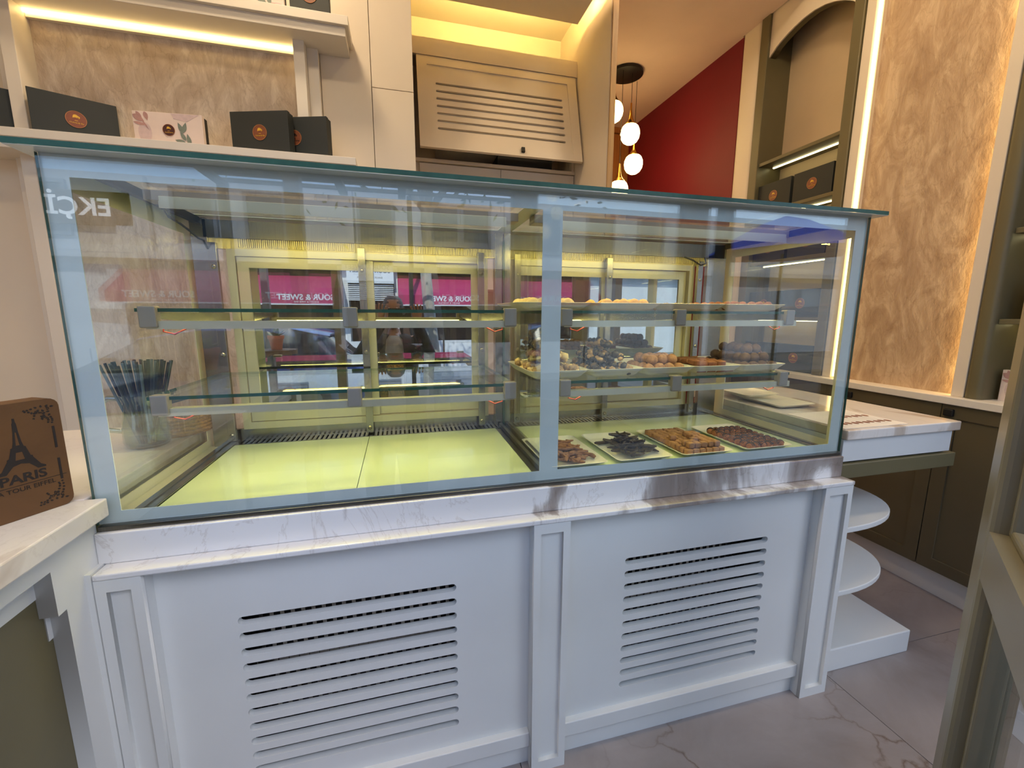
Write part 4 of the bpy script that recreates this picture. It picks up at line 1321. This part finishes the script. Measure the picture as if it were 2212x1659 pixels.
# ================================================================== THE STREET, SEEN IN THE GLASS
GZ = -0.30
M['asphalt'] = paint('asphalt', (86, 86, 88), 0.9, 0.12, 30)
M['pave'] = paint('pale_paving', (150, 146, 140), 0.85, 0.08, 20)
M['facade_d'] = paint('blue_grey_render', (128, 136, 152), 0.8, 0.05, 2)
M['winglass'] = paint('dark_window_glass', (52, 60, 70), 0.08, 0.1, 3)
M['pink'] = paint('raspberry_canvas', (158, 40, 86), 0.7, 0.04, 10)
M['carblue'] = paint('blue_car_paint', (44, 84, 156), 0.2, 0.03, 3, coat=0.6)
M['bark'] = paint('pale_grey_bark', (164, 160, 154), 0.85, 0.25, 14, bmp=0.5, stretch=(1, 1, 0.3))
M['leafgreen'] = paint('foliage', (92, 120, 58), 0.6, 0.3, 30)
M['terra'] = paint('terracotta', (196, 92, 48), 0.7, 0.08, 20)
M['bluecanvas'] = paint('bright_blue_canvas', (40, 84, 214), 0.7, 0.05, 8)
M['brownsign'] = paint('brown_sign_board', (88, 70, 54), 0.6, 0.06, 6)
M['slat'] = paint('stripe_canopy_paint', (96, 98, 100), 0.5, 0.04, 8)

struct('ground', MB().box(-30, 30, -16, -0.97, GZ - 0.1, GZ), 'asphalt')
struct('pavement_near', MB().box(-30, 30, -3.6, -0.97, GZ, GZ + 0.02), 'pave')
struct('pavement_far', MB().box(-30, 30, -16, -8.6, GZ, GZ + 0.06), 'pave')
st = thing('door_step', 'stone step in front of the shop door', 'step', (0.72, -1.08, GZ))
obj('tread', MB().box(0.2, 1.25, -1.19, -0.975, GZ + 0.0205, GZ + 0.15), 'pave', st, bevel=0.006)

fb = thing('building', 'pale blue white building with raspberry awnings across the street', 'building', (0, -14, GZ))
wl_ = MB().box(-24, 24, -14.0, -13.3, 2.98, 5.0).box(-24, -7.0, -14, -13.3, GZ + 0.07, 2.98).box(7.5, 24, -14, -13.3, GZ + 0.07, 2.98)
for x0, x1 in ((-7.0, -6.7), (-1.15, -0.98), (0.5, 0.62), (7.2, 7.5)):
    wl_.box(x0, x1, -14, -13.2, GZ + 0.07, 2.98)
obj('wall', wl_, 'facade', fb)
obj('cornice', MB().box(-24, 24, -13.35, -12.9, 2.78, 2.98), 'facade', fb)
obj('shop_interior', MB().box(-7, 7.5, -14.0, -13.7, GZ + 0.07, 2.98), paint('dark_brown_shopfront', (66, 44, 34), 0.5, 0.2, 2), fb)
for x0, x1 in ((-1.55, 1.6), (3.9, 5.4), (-6.8, -6.0)):
    obj('render_pier', MB().box(x0 + 0.2, x0 + 0.95, -13.3, -13.1, 2.98, 4.95), 'facade', fb)
for k, x in enumerate((-10.4, -8.2, -4.8, -3.0, 0.05, 2.2, 3.1, 5.6, 7.6, 9.6)):
    for z in (3.55,):
        f_ = plate('window', [rect(-x - 0.55, -x + 0.55, z - 0.2, z + 1.2), rect(-x - 0.46, -x + 0.46, z - 0.11, z + 1.11)], 0.12, 'facade_d', fb, BACK, (0, -13.2, 0))
        obj('window_glass', MB().box(x - 0.46, x + 0.46, -13.29, -13.26, z - 0.11, z + 1.11), 'winglass', f_)
obj('band_panel', MB().box(1.62, 3.55, -13.3, -13.22, 3.05, 3.62), 'facade_d', fb)

def awning(label, x0, x1, words):
    t = thing('awning', label, 'awning', ((x0 + x1) / 2, -13.2, 1.6), group=None)
    obj('canopy', MB().prism([(-13.18, 2.52), (-12.2, 1.93), (-12.2, 1.90), (-13.18, 2.49)], 'x', x0, x1), 'pink', t)
    v_ = obj('valance', MB().box(x0, x1, -12.215, -12.19, 1.62, 1.93), 'pink', t)
    obj('hem', MB().box(x0, x1, -12.22, -12.185, 1.585, 1.62), 'facade', t)
    for x in words:
        text('lettering', 'SOUR & SWEET', 0.235, 'facade', v_, BACK, (x, -12.188, 1.81), bold=0.006, thick=0.004)
        text('lettering', 'BAKERY & WINE BAR', 0.075, 'facade', v_, BACK, (x, -12.188, 1.675), thick=0.004)
    return t


awning('raspberry awning on the left of the pale building', -6.7, -1.16, (-5.4, -2.1))
awning('raspberry awning on the right of the pale building', 0.63, 7.2, (2.25, 5.15))
sg = thing('shop_sign', 'white sign box between the raspberry awnings', 'sign', (-0.26, -13.1, 1.7))
obj('sign_box', MB().box(-0.98, 0.50, -13.28, -12.9, 2.32, 2.95), 'facade', sg)
text('lettering', 'SOUR & SWEET', 0.19, 'vest', sg, BACK, (-0.26, -12.897, 2.72), bold=0.004, thick=0.003)
text('lettering', 'BAKERY & WINE BAR', 0.085, 'vest', sg, BACK, (-0.26, -12.897, 2.5), thick=0.003)
for k in range(9):
    obj('louvre_slat', MB().box(-0.96, 0.48, -13.2, -13.0, 1.76 + 0.06 * k, 1.79 + 0.06 * k), 'facade', sg)
tw = thing('terrace_barrier', 'pale blue low terrace barrier in front of the pale building', 'barrier', (0, -9.4, GZ))
for k in range(8):
    obj('barrier_panel', MB().box(-7.2 + 1.8 * k, -5.45 + 1.8 * k, -9.45, -9.4, GZ + 0.1, 0.62), 'facade', tw)

for lab, x0, x1, z in (('brown sign board high on the left of the pale building', -9.3, -6.2, 4.05),):
    t = thing('sign_board', lab, 'sign', ((x0 + x1) / 2, -13.2, z - 0.4))
    obj('board', MB().box(x0, x1, -13.28, -13.1, z - 0.42, z + 0.42), 'brownsign', t)
    text('lettering', 'EKÇİ', 0.62, emit('white_letters_glow', (240, 240, 245), 2.2), t, BACK, (-7.35, -13.09, z), bold=0.012, thick=0.01)  # plain white letters given a glow so their reflection shows

pl_ = thing('street_lamp_post', 'dark slim lamp post on the far pavement', 'post', (1.03, -12.0, GZ))
obj('post', MB().tube([(1.03, -12.0, GZ + 0.06), (1.03, -12.0, 4.6)], 0.07, 12), 'vest', pl_, smooth=60)
obj('post_foot', MB().tube([(1.03, -12.0, GZ + 0.06), (1.03, -12.0, GZ + 0.35)], 0.11, 12), 'vest', pl_, smooth=60)

tr = thing('street_tree', 'pale trunked street tree beside the road', 'tree', (1.16, -5.2, GZ))
obj('trunk', MB().tube([(1.22, -5.2, GZ), (1.2, -5.2, 0.6), (1.12, -5.2, 1.6), (1.06, -5.22, 2.6), (1.1, -5.2, 3.6)], [0.13, 0.105, 0.095, 0.085, 0.06], 14), 'bark', tr, smooth=60)
for dx, dy_, dz in ((-1.3, 0.3, 1.2), (1.1, -0.3, 1.3), (0.2, 0.9, 1.5), (-0.4, -0.8, 1.6)):
    obj('branch', MB().tube([(1.07, -5.2, 2.7), (1.07 + dx * .5, -5.2 + dy_ * .5, 2.8 + dz * .5), (1.07 + dx, -5.2 + dy_, 2.8 + dz)], [0.05, 0.035, 0.015], 8), 'bark', tr, smooth=60)
lf = MB()
rt = random.Random(3)
for k in range(1500):
    a = Vector((rt.gauss(1.07, 1.15), rt.gauss(-5.2, 0.8), rt.gauss(3.9, 0.45)))
    u = Vector((rt.gauss(0, 1), rt.gauss(0, 1), rt.gauss(-.6, .6))).normalized()
    w_ = u.orthogonal().normalized()
    ln = rt.uniform(.09, .17)
    lf.add([a, a + u * ln * .5 + w_ * ln * .18, a + u * ln, a + u * ln * .5 - w_ * ln * .18], [(0, 1, 2, 3)])
tag(obj('foliage', lf, 'leafgreen', tr), kind='stuff')

# blue car parked along the kerb
car = thing('car', 'blue hatchback car parked on the street outside', 'car', (-1.9, -5.6, GZ))
def car_loop(x, hw, zb, zt, inset):
    return [(x, -hw, zb), (x, -hw * 1.02, zb + (zt - zb) * .35), (x, -hw * .98, zb + (zt - zb) * .75), (x, -hw * inset, zt),
            (x, hw * inset, zt), (x, hw * .98, zb + (zt - zb) * .75), (x, hw * 1.02, zb + (zt - zb) * .35), (x, hw, zb)]
cm_ = MB().loft([[(p[0], p[1] - 5.6, p[2]) for p in car_loop(x, hw, zb, zt, ins)] for x, hw, zb, zt, ins in
                 ((-4.05, .66, .05, .40, .8), (-3.95, .80, -.08, .52, .85), (-3.4, .86, -.1, .62, .88), (-2.9, .87, -.1, .66, .88), (-0.6, .87, -.1, .68, .88), (-0.05, .84, -.08, .64, .86), (0.08, .74, .05, .5, .8))])
obj('body', cm_, 'carblue', car, smooth=40)
cab2 = MB().loft([[(x, -5.6 - hw, .64), (x2, -5.6 - hw * .80, zt), (x2, -5.6 + hw * .80, zt), (x, -5.6 + hw, .64)] for x, x2, hw, zt in
                  ((-3.1, -3.0, .72, .70), (-2.75, -2.35, .80, 1.02), (-1.9, -1.75, .82, 1.12), (-1.1, -1.0, .82, 1.11), (-.35, -.45, .80, .98), (-.08, -.2, .74, .72))])
obj('cabin', cab2, 'winglass', car, smooth=40)
obj('roof', MB().loft([[(x, -5.6 - hw, z), (x, -5.6 + hw, z), (x, -5.6 + hw * .9, z + .03), (x, -5.6 - hw * .9, z + .03)] for x, hw, z in ((-2.4, .63, 1.0), (-1.8, .66, 1.105), (-1.0, .66, 1.10), (-.42, .62, .98))]), 'carblue', car, smooth=40)
for x in (-3.25, -0.72):
    for y in (-5.6 - .80, -5.6 + .80):
        w_ = obj('wheel', MB().tube([(x, y - .1, GZ + .31), (x, y + .1, GZ + .31)], .31, 22), 'vest', car, smooth=50)
        obj('wheel_rim', MB().tube([(x, y - .108, GZ + .31), (x, y + .108, GZ + .31)], .19, 16), 'steel', w_, smooth=50)

# slatted canopy added so its gaps reflect as bright stripes in the glass
pg = thing('stripe_canopy', 'added grey slatted canopy whose gaps reflect as bright stripes in the glass', 'canopy', (0.6, -3.6, GZ))
for y0, y1 in ((-3.32, -3.12), (-3.52, -3.42), (-3.78, -3.66), (-4.02, -3.96)):
    obj('slat', MB().box(-1.0, 2.1, y0, y1, 2.62, 2.65), 'slat', pg)
for x in (-1.0, 0.12, 0.72, 2.06):
    obj('crossbar', MB().box(x - 0.04, x + 0.04, -4.05, -3.1, 2.58, 2.62), 'slat', pg)
for x in (-1.0, 2.06):
    obj('post', MB().box(x - 0.04, x + 0.04, -4.02, -3.94, GZ + 0.001, 2.58), 'slat', pg)

bp_ = thing('parasol', 'bright blue street parasol to the right', 'parasol', (7.6, -5.6, GZ))
obj('cover', MB().lathe([(1.35, 2.45), (0.9, 2.75), (0.45, 2.98), (0.03, 3.12), (0.0, 3.12)], (7.6, -5.6, 0), 8), 'bluecanvas', bp_)
obj('pole', MB().tube([(7.6, -5.6, GZ), (7.6, -5.6, 3.1)], 0.03, 10), 'steel', bp_)

# terracotta pot on a stool by the window
stl = thing('stool', 'small wooden stool by the shop window', 'stool', (-0.20, -1.12, GZ))
obj('seat', MB().lathe([(0, 1.05), (0.13, 1.05), (0.13, 1.08), (0, 1.08)], (-0.20, -1.14, 0), 20), 'woodold', stl)
for a in range(3):
    obj('leg', MB().tube([(-0.20 + 0.08 * math.cos(2.1 * a), -1.14 + 0.08 * math.sin(2.1 * a), 1.05), (-0.20 + 0.14 * math.cos(2.1 * a), -1.14 + 0.14 * math.sin(2.1 * a), GZ + 0.02)], 0.014, 8), 'woodold', stl)
pt = thing('plant_pot', 'small terracotta plant pot on the stool by the window', 'plant', (-0.20, -1.14, 1.081))
obj('pot', MB().lathe([(0.0, 0.0), (0.034, 0.0), (0.046, 0.075), (0.053, 0.076), (0.053, 0.098), (0.044, 0.098), (0.0, 0.09)], (0, 0, 0), 20), 'terra', pt, local=True, smooth=40)
for k in range(9):
    a = 2.4 * k
    plate('leaf', [leaf2d(0, 0, 0.055 + 0.012 * (k % 3), 0.016, 0)], 0.0012, 'leafgreen', pt, Matrix.Translation((0, 0, 0.09)) @ Matrix.Rotation(a, 4, 'Z') @ Matrix.Rotation(-R(25 + 12 * (k % 4)), 4, 'Y'), (0, 0, 0), local=True)

# ------------------------------------------------------------------ the person with the phone, just behind the camera
def skin_body(name, verts, edges, rad, m, parent, sub=2, root=0):
    me = bpy.data.meshes.new(name)
    me.from_pydata(verts, edges, [])
    o = link(name, me, parent)
    bm = bmesh.new(); bm.from_mesh(me)
    ly = bm.verts.layers.skin.verify()
    bm.verts.ensure_lookup_table()
    for i, v in enumerate(bm.verts):
        r_ = rad[i]
        v[ly].radius = r_ if isinstance(r_, tuple) else (r_, r_)
        v[ly].use_root = (i == root)
    bm.to_mesh(me); bm.free()
    o.modifiers.new('skin', 'SKIN').use_smooth_shade = True
    s_ = o.modifiers.new('sub', 'SUBSURF'); s_.levels = sub; s_.render_levels = sub
    me.materials.append(M[m])
    return o


px, py = 0.60, -1.42
man = thing('person', 'person in a grey printed T-shirt and dark jacket holding up a phone in the doorway', 'person', (px, py, GZ + 0.02))
# local frame: z up from the feet, person faces +y
zs_ = 0.27   # shoe plane lifted by the step
J = {'pel': (0, 0, .98), 'bel': (0, .01, 1.10), 'che': (0, .01, 1.28), 'nec': (0, .0, 1.445), 'hb': (0, .01, 1.51),
     'shL': (-.175, 0, 1.395), 'elL': (-.265, .14, 1.27), 'wrL': (-.09, .30, 1.535), 'shR': (.175, 0, 1.395), 'elR': (.275, .14, 1.27), 'wrR': (.175, .305, 1.535),
     'hiL': (-.09, 0, .92), 'knL': (-.10, .02, .52), 'anL': (-.105, -.02, .10), 'toL': (-.115, .13, .045), 'hiR': (.09, 0, .92), 'knR': (.10, .02, .52), 'anR': (.105, -.02, .10), 'toR': (.115, .13, .045)}
ks = list(J)
E_ = [('pel', 'bel'), ('bel', 'che'), ('che', 'nec'), ('nec', 'hb'), ('che', 'shL'), ('shL', 'elL'), ('elL', 'wrL'), ('che', 'shR'), ('shR', 'elR'), ('elR', 'wrR'),
      ('pel', 'hiL'), ('hiL', 'knL'), ('knL', 'anL'), ('anL', 'toL'), ('pel', 'hiR'), ('hiR', 'knR'), ('knR', 'anR'), ('anR', 'toR')]
rr = {'pel': (.15, .11), 'bel': (.145, .11), 'che': (.16, .11), 'nec': .055, 'hb': .055, 'sh': .062, 'el': .044, 'wr': .030, 'hi': .085, 'kn': .06, 'an': .042, 'to': .038}
radius = [rr.get(k, rr.get(k[:2], .05)) for k in ks]
skin_body('body', [J[k] for k in ks], [(ks.index(a), ks.index(b_)) for a, b_ in E_], radius, 'skin', man)
# head with a face
hd = MB().lathe([(0.0, -0.125), (0.035, -0.118), (0.055, -0.095), (0.064, -0.06), (0.070, -0.02), (0.075, 0.02), (0.075, 0.06), (0.064, 0.095), (0.040, 0.118), (0.0, 0.127)], (0, 0, 0), 22, sx=1.0, sy=1.22)
ho = obj('head', hd, 'skin', man, local=True, smooth=80)
ho.location = (0, .03, 1.625)
obj('nose', MB().loft([[(-.010, .085, .025), (.010, .085, .025), (0, .095, .025)], [(-.017, .080, -.022), (.017, .080, -.022), (0, .112, -.020)]]), 'skin', ho, local=True)
obj('mouth', MB().box(-.024, .024, .078, .087, -.056, -.047), 'terra', ho, local=True, bevel=0.003)
for s in (-1, 1):
    obj('eye', MB().lathe([(0, -.008), (.007, -.004), (.008, 0), (.007, .004), (0, .008)], (s * .03, .083, .028), 10), 'facade', ho, local=True)
    obj('ear', MB().lathe([(0, -.03), (.012, -.02), (.016, 0), (.014, .02), (0, .03)], (s * .075, -.005, .0), 10), 'skin', ho, local=True)
obj('hair', MB().lathe([(0.078, 0.015), (0.081, 0.04), (0.079, 0.07), (0.067, 0.103), (0.042, 0.126), (0.0, 0.134)], (0, -.008, 0), 22, sx=1.0, sy=1.2), 'hair', ho, local=True, smooth=80)
# clothes
def sleeve(a, b_, r0, r1, m, n):
    return obj(n, MB().tube([J[a], tuple((Vector(J[a]) + Vector(J[b_])) / 2), J[b_]], [r0, (r0 + r1) / 2, r1], 14, 0, True), m, man, local=True, smooth=60)
def torso(n, m, dr, z0, z1, open_=0):
    ls = []
    for z, hx, hy in ((.93, .165, .125), (1.05, .16, .125), (1.2, .172, .13), (1.32, .188, .125), (1.40, .17, .105), (1.44, .10, .08)):
        if z0 <= z <= z1:
            ls.append([(hx * math.cos(R(a)) + dr * math.cos(R(a)), .01 + (hy + dr) * math.sin(R(a)), z) for a in range(0, 360, 15)])
    return obj(n, MB().loft(ls, cap0=False, cap1=True), m, man, local=True, smooth=70)
ts = torso('t_shirt', 'shirt', 0.0, 0.9, 1.5)
plate('printed_patch', [rect(-.065, .065, 1.165, 1.235)], 0.002, 'yellow', ts, BACK, (0, .144, 0), local=True)
text('lettering', 'Pepe Jeans', 0.05, 'vest', ts, BACK, (0, .1465, 1.20), local=True, shear=0.3, thick=0.001)
jl = []
for s in (-1, 1):
    ls = []
    for z, hx, hy in ((.90, .185, .145), (1.05, .178, .142), (1.2, .188, .146), (1.32, .204, .142), (1.41, .18, .12), (1.45, .10, .09)):
        ar = [90 + s * t for t in (22, 40, 65, 90, 120, 150, 180)]
        o_ = [(hx * math.cos(R(a)), .01 + hy * math.sin(R(a)), z) for a in ar]
        i_ = [((hx - .012) * math.cos(R(a)), .01 + (hy - .012) * math.sin(R(a)), z) for a in ar[::-1]]
        ls.append(o_ + i_)
    obj('jacket_side', MB().loft(ls), 'vest', man, local=True, smooth=60)
for s in 'LR':
    sleeve('sh' + s, 'el' + s, .072, .058, 'vest', 'jacket_sleeve')
    sleeve('el' + s, 'wr' + s, .056, .042, 'vest', 'jacket_sleeve')
    sleeve('hi' + s, 'kn' + s, .098, .075, 'denim', 'trouser_leg')
    sleeve('kn' + s, 'an' + s, .074, .058, 'denim', 'trouser_leg')
    f_ = J['an' + s]
    obj('shoe', MB().loft([[(f_[0] + x * w_, f_[1] + y, z) for x, z in ((-1, .0), (1, .0), (1, h * .6), (.5, h), (-.5, h), (-1, h * .6))] for y, w_, h in ((-.07, .036, .07), (0.0, .044, .09), (.09, .048, .06), (.17, .036, .04))]), 'vest', man, local=True, smooth=50, bevel=0.004)
# hands: palm and five fingers each
for s, w_ in (('L', 'wrL'), ('R', 'wrR')):
    wv = Vector(J[w_])
    sg_ = 1 if s == 'L' else -1
    vs, es, rs = [tuple(wv), tuple(wv + Vector((0.0, .012, .045))), tuple(wv + Vector((0.0, .018, .075)))], [(0, 1), (1, 2)], [.026, (.040, .016), (.038, .015)]
    for k in range(4):
        bx_ = (-.030 + .02 * k) * sg_
        ln = (.062, .070, .066, .052)[k]
        i0 = len(vs)
        vs += [tuple(wv + Vector((bx_, .020, .085))), tuple(wv + Vector((bx_ * 1.15 + .004 * sg_, .034, .085 + ln * .5))), tuple(wv + Vector((bx_ * 1.2 + .010 * sg_, .040, .085 + ln)))]
        es += [(2, i0), (i0, i0 + 1), (i0 + 1, i0 + 2)]
        rs += [.0095, .0085, .0072]
    i0 = len(vs)
    vs += [tuple(wv + Vector((.034 * sg_, .018, .030))), tuple(wv + Vector((.055 * sg_, .028, .052))), tuple(wv + Vector((.066 * sg_, .034, .078)))]
    es += [(1, i0), (i0, i0 + 1), (i0 + 1, i0 + 2)]
    rs += [.012, .010, .008]
    skin_body('hand', vs, es, rs, 'skin', man, 1)
ph = thing('phone', 'black phone held up by the person in the doorway', 'phone', (0.65, -1.072, 1.335))
obj('phone_body', MB().box(-.082, .082, -.008, .0, -.039, .039), 'vest', ph, local=True, bevel=0.003)
obj('camera_ring', MB().tube([(0.03, .0, .0), (0.03, .003, .0)], .011, 16), 'steel', ph, local=True)
